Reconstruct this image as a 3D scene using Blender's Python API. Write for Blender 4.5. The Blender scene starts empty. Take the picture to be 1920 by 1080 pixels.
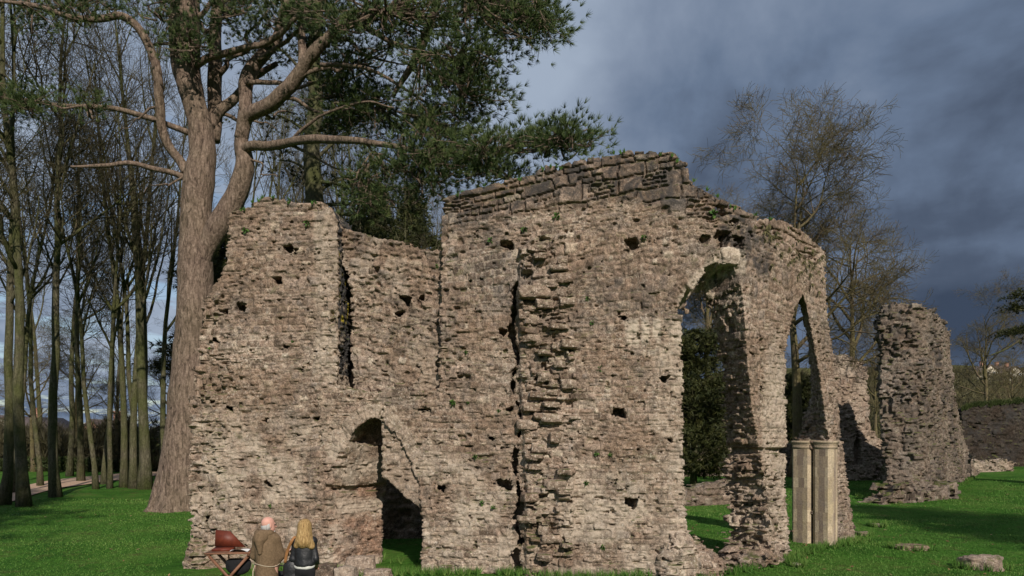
import bpy, math, random
import numpy as np
from mathutils import Vector

# ------------------------------------------------------------------ camera
FPX = 1300.0                       # focal length in photo pixels (1920 wide)
HORIZON = 830.0                    # photo row of the horizon: the lens is shifted, the camera is level
CAMZ = 2.6
scene = bpy.context.scene
COL = scene.collection
cam_d = bpy.data.cameras.new('camera')
cam_d.sensor_width = 36.0
cam_d.lens = 36.0 * FPX / 1920.0
cam_d.clip_start = 0.1
cam_d.clip_end = 3000
cam = bpy.data.objects.new('camera', cam_d)
COL.objects.link(cam)
cam.location = (0, 0, CAMZ)
cam.rotation_euler = (math.pi / 2, 0, 0)
cam_d.shift_y = (HORIZON - 540.0) / 1920.0
scene.camera = cam

# ------------------------------------------------------------------ light
SUN_EL = math.radians(31)
SUN_AZ = math.radians(-19)         # sun stands behind the camera, to the right
sdir = Vector((-math.sin(SUN_AZ) * math.cos(SUN_EL), -math.cos(SUN_AZ) * math.cos(SUN_EL), math.sin(SUN_EL)))
sun_d = bpy.data.lights.new('sun', 'SUN')
sun_d.energy = 4.2
sun_d.angle = math.radians(0.55)
sun_d.color = (1.0, 0.93, 0.83)
sun = bpy.data.objects.new('sun', sun_d)
COL.objects.link(sun)
sun.location = (-5, -20, 30)
sun.rotation_euler = sdir.to_track_quat('Z', 'Y').to_euler()

scene.view_settings.view_transform = 'Standard'
scene.view_settings.look = 'None'
scene.view_settings.exposure = 0.0
scene.view_settings.gamma = 1.0
scene.render.engine = 'CYCLES'
scene.cycles.max_bounces = 5
scene.cycles.diffuse_bounces = 2
scene.cycles.use_denoising = True


class NT:
    """small helper to write node trees"""
    def __init__(self, tree):
        self.t = tree
        self.t.nodes.clear()

    def n(self, kind, **kw):
        nd = self.t.nodes.new(kind)
        for k, v in kw.items():
            if k.startswith('i_'):
                key = k[2:]
                key = int(key) if key.isdigit() else key.replace('_', ' ')
                nd.inputs[key].default_value = v
            else:
                setattr(nd, k, v)
        return nd

    def l(self, a, b):
        self.t.links.new(a, b)

    def math(self, op, a, b=None, c=None, clamp=False):
        nd = self.t.nodes.new('ShaderNodeMath')
        nd.operation = op
        nd.use_clamp = clamp
        for i, v in enumerate((a, b, c)):
            if v is None:
                continue
            if isinstance(v, (int, float)):
                nd.inputs[i].default_value = v
            else:
                self.l(v, nd.inputs[i])
        return nd.outputs[0]

    def mix(self, f, a, b, blend='MIX'):
        nd = self.t.nodes.new('ShaderNodeMix')
        nd.data_type = 'RGBA'
        nd.blend_type = blend
        for key, v in ((0, f), (6, a), (7, b)):
            if isinstance(v, (int, float)):
                nd.inputs[key].default_value = v
            elif isinstance(v, tuple):
                nd.inputs[key].default_value = v + (1,) if len(v) == 3 else v
            else:
                self.l(v, nd.inputs[key])
        return nd.outputs[2]

    def noise(self, scale, vec=None, detail=3, rough=0.55, dist=0.0):
        nd = self.t.nodes.new('ShaderNodeTexNoise')
        nd.inputs['Scale'].default_value = scale
        nd.inputs['Detail'].default_value = detail
        nd.inputs['Roughness'].default_value = rough
        nd.inputs['Distortion'].default_value = dist
        if vec is not None:
            self.l(vec, nd.inputs['Vector'])
        return nd.outputs[0]

    def ramp(self, fac, stops, interp='LINEAR'):
        nd = self.t.nodes.new('ShaderNodeValToRGB')
        cr = nd.color_ramp
        cr.interpolation = interp
        while len(cr.elements) < len(stops):
            cr.elements.new(0.5)
        for e, (p, c) in zip(cr.elements, stops):
            e.position = p
            e.color = (c, c, c, 1) if isinstance(c, (int, float)) else tuple(c) + (1,)
        self.l(fac, nd.inputs[0])
        return nd.outputs[0]


# ------------------------------------------------------------------ sky
world = bpy.data.worlds.new('World')
scene.world = world
world.use_nodes = True
T = NT(world.node_tree)
wout = T.n('ShaderNodeOutputWorld')
bg = T.n('ShaderNodeBackground')
bg.inputs['Strength'].default_value = 0.1
T.l(bg.outputs[0], wout.inputs[0])
nish = T.n('ShaderNodeTexSky', sky_type='NISHITA')
nish.sun_disc = False
nish.sun_elevation = SUN_EL
nish.sun_rotation = math.pi + SUN_AZ
tc = T.n('ShaderNodeTexCoord')
sep = T.n('ShaderNodeSeparateXYZ')
T.l(tc.outputs['Generated'], sep.inputs[0])
zz = T.math('ADD', T.math('MAXIMUM', sep.outputs[2], 0.0), 0.16)
comb = T.n('ShaderNodeCombineXYZ')
T.l(T.math('DIVIDE', sep.outputs[0], zz), comb.inputs[0])
T.l(T.math('DIVIDE', sep.outputs[1], zz), comb.inputs[1])
n1 = T.noise(1.35, comb.outputs[0], 7, 0.52, 0.2)
n2 = T.noise(3.6, tc.outputs['Generated'], 6, 0.54, 0.2)
# a heavy dark cloud bank stands to the right, thinner cloud to the left
bank = T.math('MULTIPLY_ADD', sep.outputs[0], -0.36, 0.0)
lowd = T.math('MULTIPLY_ADD', sep.outputs[2], 0.72, -0.27)
v = T.math('ADD', T.math('MULTIPLY_ADD', n1, 0.70, T.math('MULTIPLY', n2, 0.75)), T.math('ADD', T.math('ADD', bank, lowd), 0.005))
cl = T.ramp(v, [(0.34, (0.46, 0.66, 1.08)), (0.48, (0.80, 1.08, 1.64)), (0.60, (1.40, 1.90, 2.82)),
                (0.72, (2.15, 2.70, 3.7)), (0.92, (3.5, 4.2, 5.3))])
gapn = T.noise(3.4, comb.outputs[0], 4, 0.6, 0.3)
gapm = T.math('MULTIPLY', T.ramp(gapn, [(0.52, 0.0), (0.62, 1.0)]),
              T.ramp(T.math('MULTIPLY', sep.outputs[0], -1.0), [(0.22, 0.0), (0.45, 0.85)]))
skyc = T.mix(gapm, cl, nish.outputs[0])
wl = T.math('MULTIPLY', T.ramp(T.noise(4.5, tc.outputs['Generated'], 5, 0.6, 0.4), [(0.5, 0.0), (0.64, 1.0)]),
            T.math('MULTIPLY', T.ramp(T.math('MULTIPLY', sep.outputs[0], -1.0), [(0.3, 0.0), (0.5, 1.0)]),
                   T.ramp(sep.outputs[2], [(0.05, 1.0), (0.35, 0.0)])))
skyc = T.mix(wl, skyc, (5.2, 6.0, 7.2))
T.l(skyc, bg.inputs[0])


# ------------------------------------------------------------------ numeric helpers
def ss(a, b, x):
    t = np.clip((np.asarray(x, dtype=np.float64) - a) / (b - a), 0, 1)
    return t * t * (3 - 2 * t)


def hsh(i, j=0, k=0, seed=0):
    i = np.asarray(i).astype(np.int64).astype(np.uint32)
    j = np.asarray(j).astype(np.int64).astype(np.uint32)
    k = np.asarray(k).astype(np.int64).astype(np.uint32)
    h = i * np.uint32(374761393) + j * np.uint32(668265263) + k * np.uint32(2147483647) + np.uint32((seed * 974711 + 12345) & 0xffffffff)
    h = (h ^ (h >> np.uint32(13))) * np.uint32(1274126177)
    h = (h ^ (h >> np.uint32(16))) * np.uint32(2246822519)
    h = h ^ (h >> np.uint32(15))
    return h.astype(np.float64) / 4294967295.0


np.seterr(over='ignore')


_RT = (np.random.RandomState(99).rand(64 * 64 * 64) * 2 - 1).astype(np.float32)


def vnoise(x, y, z, seed=0):
    x, y, z = np.broadcast_arrays(np.asarray(x, np.float32), np.asarray(y, np.float32), np.asarray(z, np.float32))
    x = x + np.float32((seed * 17.31) % 61)
    y = y + np.float32((seed * 7.77) % 53)
    z = z + np.float32((seed * 29.13) % 47)
    xi, yi, zi = np.floor(x), np.floor(y), np.floor(z)
    fx, fy, fz = x - xi, y - yi, z - zi
    fx, fy, fz = fx * fx * (3 - 2 * fx), fy * fy * (3 - 2 * fy), fz * fz * (3 - 2 * fz)
    xi, yi, zi = xi.astype(np.int32), yi.astype(np.int32), zi.astype(np.int32)
    X = ((xi & 63) << 12, ((xi + 1) & 63) << 12)
    Y = ((yi & 63) << 6, ((yi + 1) & 63) << 6)
    Z = (zi & 63, (zi + 1) & 63)
    r = []
    for a in (0, 1):
        for b in (0, 1):
            q = X[a] + Y[b]
            p0 = _RT[q + Z[0]]
            r.append(p0 + (_RT[q + Z[1]] - p0) * fz)
    a0 = r[0] + (r[1] - r[0]) * fy
    a1 = r[2] + (r[3] - r[2]) * fy
    return a0 + (a1 - a0) * fx


def fbm(x, y, z, seed=0, octv=3):
    r, a, f = 0, 0.5, 1.0
    for o in range(octv):
        r = r + a * vnoise(x * f, y * f, z * f, seed + o * 17)
        a *= 0.5
        f *= 2.03
    return r


def ray(px, py):
    x = (np.asarray(px, float) - 960) / FPX
    y = (HORIZON - np.asarray(py, float)) / FPX
    return x, 1.0 + 0 * x, y


def at(px, py, Y):
    """the place at depth Y seen at photo pixel (px, py)"""
    dx, dy, dz = ray(px, py)
    return Vector((float(dx / dy * Y), float(Y), float(CAMZ + dz / dy * Y)))


def gh(x, y):
    x = np.asarray(x, float)
    y = np.asarray(y, float)
    z = np.clip(y - 19, 0, 45) * 0.016
    z = z + np.clip(x - 9, 0, 30) * np.clip((y - 15) / 22, 0, 1) * 0.020
    z = z - 0.12 * ss(17.5, 14.8, y)
    z = z + 0.07 * vnoise(x * 0.21, y * 0.21, 0 * x, 5) * ss(3, 14, y) + 0.025 * vnoise(x * 0.9, y * 0.9, 0 * x, 8)
    return z


def ground_at(px, py):
    dx, dy, dz = ray(px, py)
    Y = 8.0
    while Y < 200:
        if CAMZ + dz / dy * Y <= gh(dx / dy * Y, Y):
            break
        Y += 0.05
    return Vector((float(dx / dy * Y), Y, float(gh(dx / dy * Y, Y))))


# ------------------------------------------------------------------ object helpers
def new_mesh(name, verts, faces_flat, sizes, smooth=True, mats=(), attrs=None, parent=None, mat_idx=None):
    me = bpy.data.meshes.new(name)
    verts = np.asarray(verts, np.float32)
    nv = len(verts)
    me.vertices.add(nv)
    me.vertices.foreach_set('co', verts.ravel())
    ff = np.asarray(faces_flat, np.int32).ravel()
    if isinstance(sizes, int):
        nf = len(ff) // sizes
        starts = np.arange(nf, dtype=np.int32) * sizes
    else:
        sizes = np.asarray(sizes, np.int32)
        nf = len(sizes)
        starts = np.concatenate(([0], np.cumsum(sizes)[:-1])).astype(np.int32)
    me.loops.add(len(ff))
    me.loops.foreach_set('vertex_index', ff)
    me.polygons.add(nf)
    me.polygons.foreach_set('loop_start', starts)
    me.update(calc_edges=True)
    me.validate()
    if smooth:
        me.polygons.foreach_set('use_smooth', np.ones(len(me.polygons), bool))
    for m in mats:
        me.materials.append(m)
    if mat_idx is not None and len(mat_idx) == len(me.polygons):
        me.polygons.foreach_set('material_index', np.asarray(mat_idx, np.int32))
    for k, a in (attrs or {}).items():
        at_ = me.attributes.new(k, 'FLOAT', 'POINT')
        at_.data.foreach_set('value', np.asarray(a, np.float32))
    o = bpy.data.objects.new(name, me)
    COL.objects.link(o)
    if parent is not None:
        o.parent = parent
    return o


def tag(o, label=None, cat=None, group=None, kind=None):
    if label:
        o['label'] = label
    if cat:
        o['category'] = cat
    if group:
        o['group'] = group
    if kind:
        o['kind'] = kind
    return o


def empty(name, loc=(0, 0, 0), rz=0.0):
    o = bpy.data.objects.new(name, None)
    o.empty_display_size = 0.3
    COL.objects.link(o)
    o.location = loc
    o.rotation_euler = (0, 0, rz)
    return o


def copy_tree(o, parent=None):
    c = o.copy()
    COL.objects.link(c)
    if parent is not None:
        c.parent = parent
    for ch in list(o.children):
        copy_tree(ch, c)
    return c


class MB:
    """collects polygons for one mesh"""
    def __init__(self):
        self.v, self.f, self.s, self.n = [], [], [], 0
        self.a = []

    def add(self, verts, faces, tone=0.5):
        verts = np.asarray(verts, float)
        for f in faces:
            self.f.extend([i + self.n for i in f])
            self.s.append(len(f))
        self.v.append(verts)
        self.a.append(np.full(len(verts), tone))
        self.n += len(verts)

    def addq(self, verts, quads, tone=0.5):
        verts = np.asarray(verts, float)
        q = np.asarray(quads) + self.n
        self.f.extend(q.ravel().tolist())
        self.s.extend([q.shape[1]] * len(q))
        self.v.append(verts)
        self.a.append(np.full(len(verts), tone) if np.isscalar(tone) else np.asarray(tone, float))
        self.n += len(verts)

    def box(self, c, s, rz=0.0, rx=0.0, ry=0.0, tone=0.5):
        c = np.asarray(c, float)
        sx, sy, sz = [q / 2 for q in s]
        P = np.array([[x, y, z] for x in (-sx, sx) for y in (-sy, sy) for z in (-sz, sz)])
        from mathutils import Euler
        R = np.array(Euler((rx, ry, rz)).to_matrix())
        P = P @ R.T + c
        self.add(P, [(0, 1, 3, 2), (4, 6, 7, 5), (0, 4, 5, 1), (2, 3, 7, 6), (0, 2, 6, 4), (1, 5, 7, 3)], tone)

    def tube(self, pts, rad, k=6, cap=True, tone=0.5):
        pts = np.asarray(pts, float)
        n = len(pts)
        rad = np.broadcast_to(np.asarray(rad, float), (n,))
        d = np.gradient(pts, axis=0)
        d /= np.linalg.norm(d, axis=1, keepdims=True) + 1e-9
        ref = np.array([0.31, 0.87, 0.11]) if abs(d[0][2]) > 0.5 else np.array([0.05, 0.1, 1.0])
        a = np.cross(d, ref)
        a /= np.linalg.norm(a, axis=1, keepdims=True) + 1e-9
        b = np.cross(d, a)
        th = np.arange(k) * 2 * np.pi / k
        V = pts[:, None] + rad[:, None, None] * (a[:, None] * np.cos(th)[None, :, None] + b[:, None] * np.sin(th)[None, :, None])
        i = np.arange(n - 1)[:, None] * k
        j = np.arange(k)[None]
        j2 = (j + 1) % k
        Q = np.stack([i + j, i + j2, i + k + j2, i + k + j], -1).reshape(-1, 4)
        self.addq(V.reshape(-1, 3), Q, tone)
        if cap:
            base = self.n - n * k
            self.f.extend(range(base + k - 1, base - 1, -1))
            self.s.append(k)
            self.f.extend(range(base + (n - 1) * k, base + n * k))
            self.s.append(k)

    def build(self, name, mat, parent=None, smooth=True):
        o = new_mesh(name, np.concatenate(self.v), self.f, np.array(self.s), smooth, (mat,), {'tone': np.concatenate(self.a)})
        if parent is not None:
            o.parent = parent
        return o


# ------------------------------------------------------------------ materials
def material(name):
    m = bpy.data.materials.new(name)
    m.use_nodes = True
    T = NT(m.node_tree)
    out = T.n('ShaderNodeOutputMaterial')
    b = T.n('ShaderNodeBsdfPrincipled')
    b.inputs['Roughness'].default_value = 0.9
    b.inputs['Specular IOR Level'].default_value = 0.25
    T.l(b.outputs[0], out.inputs[0])
    return m, T, b


def attr(T, name):
    a = T.n('ShaderNodeAttribute')
    a.attribute_name = name
    return a.outputs['Fac']


def bump(T, b, h, strength=0.5, dist=0.02):
    nd = T.n('ShaderNodeBump')
    nd.inputs['Strength'].default_value = strength
    nd.inputs['Distance'].default_value = dist
    T.l(h, nd.inputs['Height'])
    T.l(nd.outputs[0], b.inputs['Normal'])


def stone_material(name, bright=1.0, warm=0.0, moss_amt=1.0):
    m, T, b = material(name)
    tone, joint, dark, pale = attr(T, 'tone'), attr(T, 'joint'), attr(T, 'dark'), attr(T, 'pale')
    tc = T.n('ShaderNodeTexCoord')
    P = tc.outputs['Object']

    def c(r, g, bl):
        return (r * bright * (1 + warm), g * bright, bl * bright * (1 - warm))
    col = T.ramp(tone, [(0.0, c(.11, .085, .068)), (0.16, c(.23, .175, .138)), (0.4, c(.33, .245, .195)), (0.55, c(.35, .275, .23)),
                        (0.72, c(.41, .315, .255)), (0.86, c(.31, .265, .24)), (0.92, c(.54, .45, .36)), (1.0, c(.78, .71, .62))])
    nlow = T.noise(0.9, P, 3, 0.6)
    nmid = T.noise(9.0, P, 4, 0.65)
    nfin = T.noise(38.0, P, 3, 0.7)
    # mortar left in the joints, pale where it is sound
    mort = T.mix(T.ramp(nlow, [(0.38, 0.0), (0.62, 1.0)]), c(.27, .215, .175), c(.56, .48, .40))
    col = T.mix(T.math('MULTIPLY', joint, 0.75), col, mort)
    col = T.mix(attr(T, 'red'), col, T.mix(1.0, col, (1.02, .66, .52), 'MULTIPLY'))
    col = T.mix(attr(T, 'grey'), col, T.mix(.6, col, c(.30, .265, .215)))
    # large, slow colour drifts over the masonry: reddish and grey patches
    nl2 = T.noise(0.55, P, 4, 0.6, 0.5)
    col = T.mix(T.ramp(nl2, [(0.40, 0.0), (0.62, 0.60)]), col, c(.25, .175, .125))
    nl3 = T.noise(0.75, P, 5, 0.65, 1.0)
    col = T.mix(T.ramp(nl3, [(0.52, 0.0), (0.68, 0.65)]), col, c(.21, .185, .165))
    col = T.mix(1.0, col, T.ramp(nmid, [(0.30, 0.36), (0.5, 1.0), (0.70, 1.50)]), 'MULTIPLY')
    col = T.mix(1.0, col, T.ramp(nfin, [(0.30, 0.42), (0.5, 1.0), (0.70, 1.55)]), 'MULTIPLY')
    # lime and white lichen spots
    spots = T.math('MULTIPLY', T.ramp(T.noise(19.0, P, 4, 0.75), [(0.56, 0.0), (0.64, 0.9)]),
                   T.math('ADD', T.math('MULTIPLY', pale, 0.9), T.ramp(nlow, [(0.40, 0.05), (0.65, 0.75)]), clamp=True))
    col = T.mix(spots, col, c(.74, .69, .62))
    col = T.mix(T.math('MULTIPLY', pale, T.ramp(nmid, [(0.35, 0.35), (0.6, 0.85)])), col, c(.66, .58, .49))
    # black weathering crust, also the shade painted on the stub's return face
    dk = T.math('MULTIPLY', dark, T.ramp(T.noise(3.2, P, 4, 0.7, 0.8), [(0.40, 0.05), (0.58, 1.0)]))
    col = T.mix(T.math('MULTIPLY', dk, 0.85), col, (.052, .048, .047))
    col = T.mix(attr(T, 'ochre'), col, (.42, .33, .04))
    # moss and grass on ledges
    geo = T.n('ShaderNodeNewGeometry')
    sp = T.n('ShaderNodeSeparateXYZ')
    T.l(geo.outputs['Normal'], sp.inputs[0])
    up = T.ramp(sp.outputs[2], [(0.35, 0.0), (0.8, 1.0)])
    mo = T.math('MULTIPLY', T.math('MULTIPLY', up, T.ramp(T.noise(1.7, P, 4, 0.65), [(0.48, 0.0), (0.60, 0.9)])), moss_amt)
    col = T.mix(mo, col, (.085, .092, .030))
    mo2 = T.math('MULTIPLY', T.ramp(T.noise(2.3, P, 5, 0.75, 0.5), [(0.60, 0.0), (0.70, 0.55)]), moss_amt)
    col = T.mix(mo2, col, (.13, .125, .055))
    T.l(col, b.inputs['Base Color'])
    b.inputs['Specular IOR Level'].default_value = 0.12
    b.inputs['Roughness'].default_value = 0.95
    bump(T, b, T.math('MULTIPLY_ADD', nmid, 0.8, T.math('MULTIPLY', nfin, 0.7)), 0.85, 0.035)
    return m


M = {}
M['stone'] = stone_material('rubble_stone', 0.76, 0.065)
M['stone_dark'] = stone_material('weathered_shaded_rubble_stone', 0.52, 0.04, 1.4)  # shade over the tall wall stump is put into this darker colour
M['stone_far'] = stone_material('mossy_shaded_boundary_stone', 0.13, 0.05, 1.6)  # tree shade on the boundary wall is darkened into the stone itself
M['ashlar'], T, b = material('dressed_ashlar')
tc = T.n('ShaderNodeTexCoord')
P = tc.outputs['Object']
tn = attr(T, 'tone')
col = T.ramp(tn, [(0.0, (.22, .165, .125)), (0.35, (.33, .25, .175)), (0.7, (.46, .36, .24)), (1.0, (.56, .45, .31))])
col = T.mix(T.ramp(T.noise(5, P, 4, 0.7), [(0.45, 0.0), (0.7, 0.55)]), col, (.27, .22, .19))
col = T.mix(1.0, col, T.ramp(T.noise(30, P, 3, 0.7), [(0.3, 0.7), (0.6, 1.15)]), 'MULTIPLY')
mp = T.n('ShaderNodeMapping')
mp.inputs['Scale'].default_value = (5, 5, 0.5)
T.l(P, mp.inputs[0])
col = T.mix(T.ramp(T.noise(1.2, mp.outputs[0], 3, 0.6), [(0.55, 0.0), (0.72, 0.35)]), col, (.42, .34, .16))
T.l(col, b.inputs['Base Color'])
bump(T, b, T.noise(25, P, 4, 0.7), 0.5, 0.02)


def bark_material(name, c0, c1, c2, scale=3.0, green=0.0, gcol=(.075, .085, .025)):
    m, T, b = material(name)
    tc = T.n('ShaderNodeTexCoord')
    mp = T.n('ShaderNodeMapping')
    mp.inputs['Scale'].default_value = (scale, scale, scale * 0.27)
    T.l(tc.outputs['Object'], mp.inputs[0])
    n = T.noise(2.0, mp.outputs[0], 5, 0.68, 0.9)
    n2 = T.noise(0.8, tc.outputs['Object'], 4, 0.6)
    col = T.ramp(n, [(0.32, c0), (0.5, c1), (0.68, c2)])
    if green:
        col = T.mix(T.math('MULTIPLY', T.ramp(n2, [(0.36, 0.0), (0.6, 1.0)]), green), col, gcol)
    col = T.mix(1.0, col, T.ramp(T.noise(14, tc.outputs['Object'], 3, 0.6), [(0.3, 0.72), (0.6, 1.12)]), 'MULTIPLY')
    T.l(col, b.inputs['Base Color'])
    b.inputs['Specular IOR Level'].default_value = 0.1
    bump(T, b, n, 1.0, 0.10)
    return m


M['pine_bark'] = bark_material('pine_bark', (.055, .039, .031), (.205, .145, .112), (.33, .245, .19), 5.0, 0.12, (.15, .15, .06))
M['mossy_bark'] = bark_material('mossy_bark', (.052, .044, .030), (.115, .100, .066), (.185, .162, .11), 5.0, 0.75)
M['twig_bark'] = bark_material('twig_bark', (.055, .045, .032), (.10, .082, .055), (.15, .12, .085), 5.0, 0.35, (.12, .115, .03))
M['red_twig'] = bark_material('reddish_twig_bark', (.085, .065, .042), (.15, .112, .075), (.21, .155, .105), 5.0, 0.5, (.17, .16, .05))


def leaf_material(name, c0, c1, c2, rough=0.6, nscale=0.6):
    m, T, b = material(name)
    tn = attr(T, 'tone')
    tc = T.n('ShaderNodeTexCoord')
    n = T.noise(nscale, tc.outputs['Object'], 3, 0.6)
    v = T.math('MULTIPLY_ADD', tn, 0.6, T.math('MULTIPLY', n, 0.5))
    col = T.ramp(v, [(0.25, c0), (0.55, c1), (0.85, c2)])
    T.l(col, b.inputs['Base Color'])
    b.inputs['Roughness'].default_value = rough
    b.inputs['Specular IOR Level'].default_value = 0.2
    return m


M['needle'] = leaf_material('pine_needles', (.032, .052, .018), (.070, .102, .034), (.135, .165, .055))
M['yew'] = leaf_material('dark_evergreen_needles', (.020, .026, .009), (.042, .048, .014), (.075, .075, .022))
M['fern'] = leaf_material('wall_weed_leaf', (.035, .075, .014), (.06, .13, .025), (.11, .19, .04))
M['tuft'] = leaf_material('dry_moss_tuft', (.05, .045, .018), (.09, .08, .03), (.14, .12, .05))
M['ivy'] = leaf_material('ivy_leaf', (.020, .030, .010), (.04, .055, .018), (.08, .10, .03))
M['scrub'] = leaf_material('hillside_scrub', (.055, .048, .026), (.10, .088, .042), (.15, .135, .06))
M['grass'] = leaf_material('grass_blade', (.040, .108, .015), (.078, .178, .027), (.180, .245, .064), 0.7, 0.35)

M['ground'], T, b = material('lawn')
tc = T.n('ShaderNodeTexCoord')
P = tc.outputs['Object']
col = T.ramp(T.noise(0.5, P, 5, 0.65), [(0.3, (.030, .092, .012)), (0.5, (.054, .142, .019)), (0.7, (.095, .175, .032))])
col = T.mix(T.ramp(T.noise(1.6, P, 5, 0.7, 0.4), [(0.54, 0.0), (0.70, 0.85)]), col, (.105, .105, .035))
col = T.mix(1.0, col, T.ramp(T.noise(9, P, 4, 0.75), [(0.3, 0.55), (0.6, 1.2)]), 'MULTIPLY')
T.l(col, b.inputs['Base Color'])
b.inputs['Specular IOR Level'].default_value = 0.05
bump(T, b, T.noise(14, P, 4, 0.75), 1.0, 0.08)


def plain(name, colr, rough=0.8, nscale=20.0, var=0.35, spec=0.25, bmp=0.0):
    m, T, b = material(name)
    tc = T.n('ShaderNodeTexCoord')
    n = T.noise(nscale, tc.outputs['Object'], 4, 0.6)
    col = T.mix(1.0, colr, T.ramp(n, [(0.25, 1 - var), (0.75, 1 + var)]), 'MULTIPLY')
    T.l(col, b.inputs['Base Color'])
    b.inputs['Roughness'].default_value = rough
    b.inputs['Specular IOR Level'].default_value = spec
    if bmp:
        bump(T, b, n, bmp, 0.02)
    return m


M['path'] = plain('gravel_path', (.44, .30, .21), 0.95, 6, 0.3, 0.1, 0.4)
M['hill'] = plain('hill_grass', (.075, .075, .028), 0.95, 0.25, 0.6, 0.05)
M['skin'] = plain('skin', (.62, .33, .26), 0.55, 30, 0.12)
M['robe'] = plain('brown_wool', (.165, .112, .068), 0.95, 40, 0.30, 0.05, 0.4)
def hair_material(name, c0, c1, c2):
    m, T, b = material(name)
    tc = T.n('ShaderNodeTexCoord')
    mp = T.n('ShaderNodeMapping')
    mp.inputs['Scale'].default_value = (75, 75, 5)
    T.l(tc.outputs['Object'], mp.inputs[0])
    n = T.noise(1.0, mp.outputs[0], 4, 0.65, 0.5)
    T.l(T.ramp(n, [(0.3, c0), (0.5, c1), (0.7, c2)]), b.inputs['Base Color'])
    b.inputs['Roughness'].default_value = 0.55
    bump(T, b, n, 1.0, 0.02)
    return m


M['blond'] = hair_material('blond_hair', (.17, .095, .035), (.40, .25, .10), (.62, .43, .20))
M['grey_hair'] = hair_material('grey_hair', (.25, .24, .23), (.50, .48, .46), (.72, .70, .68))
M['leather'] = plain('black_leather', (.013, .013, .016), 0.50, 25, 0.4, 0.5, 0.3)
M['black_cloth'] = plain('black_cloth', (.014, .014, .016), 0.9, 25, 0.3)
M['white_cloth'] = plain('white_cloth', (.80, .78, .74), 0.85, 25, 0.08, 0.2, 0.2)
M['tan_leather'] = plain('tan_leather', (.30, .14, .055), 0.55, 25, 0.25)
M['rope'] = plain('rope', (.40, .33, .24), 0.9, 80, 0.3)
M['wood'] = plain('brown_wood', (.20, .095, .055), 0.6, 12, 0.35, 0.3, 0.2)
M['red_wood'] = plain('dark_red_wood', (.13, .028, .014), 0.5, 14, 0.3, 0.3)
M['brick'] = plain('pink_brick', (.42, .22, .16), 0.9, 5, 0.3)
M['render'] = plain('cream_render', (.62, .55, .44), 0.9, 3, 0.15)
M['roof'] = plain('roof_slate', (.12, .09, .085), 0.8, 6, 0.3)
M['glass'] = plain('window_glass', (.03, .035, .04), 0.15, 5, 0.2, 0.6)
M['white_paint'] = plain('white_paint', (.82, .82, .80), 0.6, 5, 0.05)
M['car_dark'] = plain('dark_blue_car_paint', (.018, .022, .040), 0.25, 5, 0.1, 0.6)
M['car_silver'] = plain('silver_car_paint', (.42, .44, .48), 0.3, 5, 0.1, 0.6)
M['rubber'] = plain('tyre_rubber', (.02, .02, .02), 0.85, 20, 0.2)
M['eye'] = plain('eye', (.05, .04, .035), 0.2, 5, 0.1)


# ------------------------------------------------------------------ wall paths: photo outline -> place on a real wall
class Path:
    """plan line of a wall (front face). u runs along it; w is depth behind the face."""
    def __init__(self, pts, bend=0.5, step=0.02):
        pts = [np.array(p, float) for p in pts]
        L = [0]
        for a, b in zip(pts, pts[1:]):
            L.append(L[-1] + np.linalg.norm(b - a))
        ang = [math.atan2(*(b - a)[::-1]) for a, b in zip(pts, pts[1:])]
        self.u0, self.u1 = -1.2, L[-1] + 1.2
        U = np.arange(self.u0, self.u1, step)
        th = np.full(len(U), ang[0])
        for i in range(1, len(ang)):
            th = th + (ang[i] - ang[i - 1]) * ss(L[i] - bend, L[i] + bend, U)
        dx, dy = np.cos(th) * step, np.sin(th) * step
        X, Y = np.cumsum(dx), np.cumsum(dy)
        i0 = np.argmin(abs(U))
        X += pts[0][0] - X[i0]
        Y += pts[0][1] - Y[i0]
        self.U, self.X, self.Y, self.th = U, X, Y, th
        self.length = L[-1]
        self.az = X / Y

    def pos(self, u, w, z):
        X = np.interp(u, self.U, self.X)
        Y = np.interp(u, self.U, self.Y)
        t = np.interp(u, self.U, self.th)
        return np.stack([X - np.sin(t) * w, Y + np.cos(t) * w, z], -1)

    def uz(self, px, py, w=0.0):
        """photo pixel -> (u, z) on the surface w behind the face"""
        dx, dy, dz = ray(px, py)
        X, Y = self.X - np.sin(self.th) * w, self.Y + np.cos(self.th) * w
        az = X / Y
        u = np.interp(dx / dy, az, self.U)
        Yh = np.interp(u, self.U, Y)
        return u, CAMZ + dz / dy * Yh

    def poly(self, pts, w=0.0, jag=0.0, seed=0):
        P = []
        n = len(pts)
        for i in range(n):
            a, b = np.array(pts[i], float), np.array(pts[(i + 1) % n], float)
            k = max(1, int(np.linalg.norm(b - a) / 30))
            for j in range(k):
                P.append(a + (b - a) * j / k)
        P = np.array(P)
        u, z = self.uz(P[:, 0], P[:, 1], w)
        return np.stack([u, z], -1)

    def line(self, pts, w=0.0):
        P = np.array(pts, float)
        u, z = self.uz(P[:, 0], P[:, 1], w)
        return np.stack([u, z], -1)


def sd_poly(P, U, Z):
    """signed distance to polygon P on the 2-D grid (U, Z)"""
    d = np.full(U.shape, 1e9)
    ins = np.zeros(U.shape, bool)
    n = len(P)
    for i in range(n):
        a, b = P[i], P[(i + 1) % n]
        e = b - a
        wx, wz = U - a[0], Z - a[1]
        t = np.clip((wx * e[0] + wz * e[1]) / (e @ e + 1e-12), 0, 1)
        d = np.minimum(d, (wx - e[0] * t) ** 2 + (wz - e[1] * t) ** 2)
        c = ((a[1] > Z) != (b[1] > Z))
        with np.errstate(divide='ignore', invalid='ignore'):
            xi = (b[0] - a[0]) * (Z - a[1]) / (b[1] - a[1] + 1e-12) + a[0]
        ins ^= c & (U < xi)
    d = np.sqrt(d)
    return np.where(ins, -d, d)


_LK = {}


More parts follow.
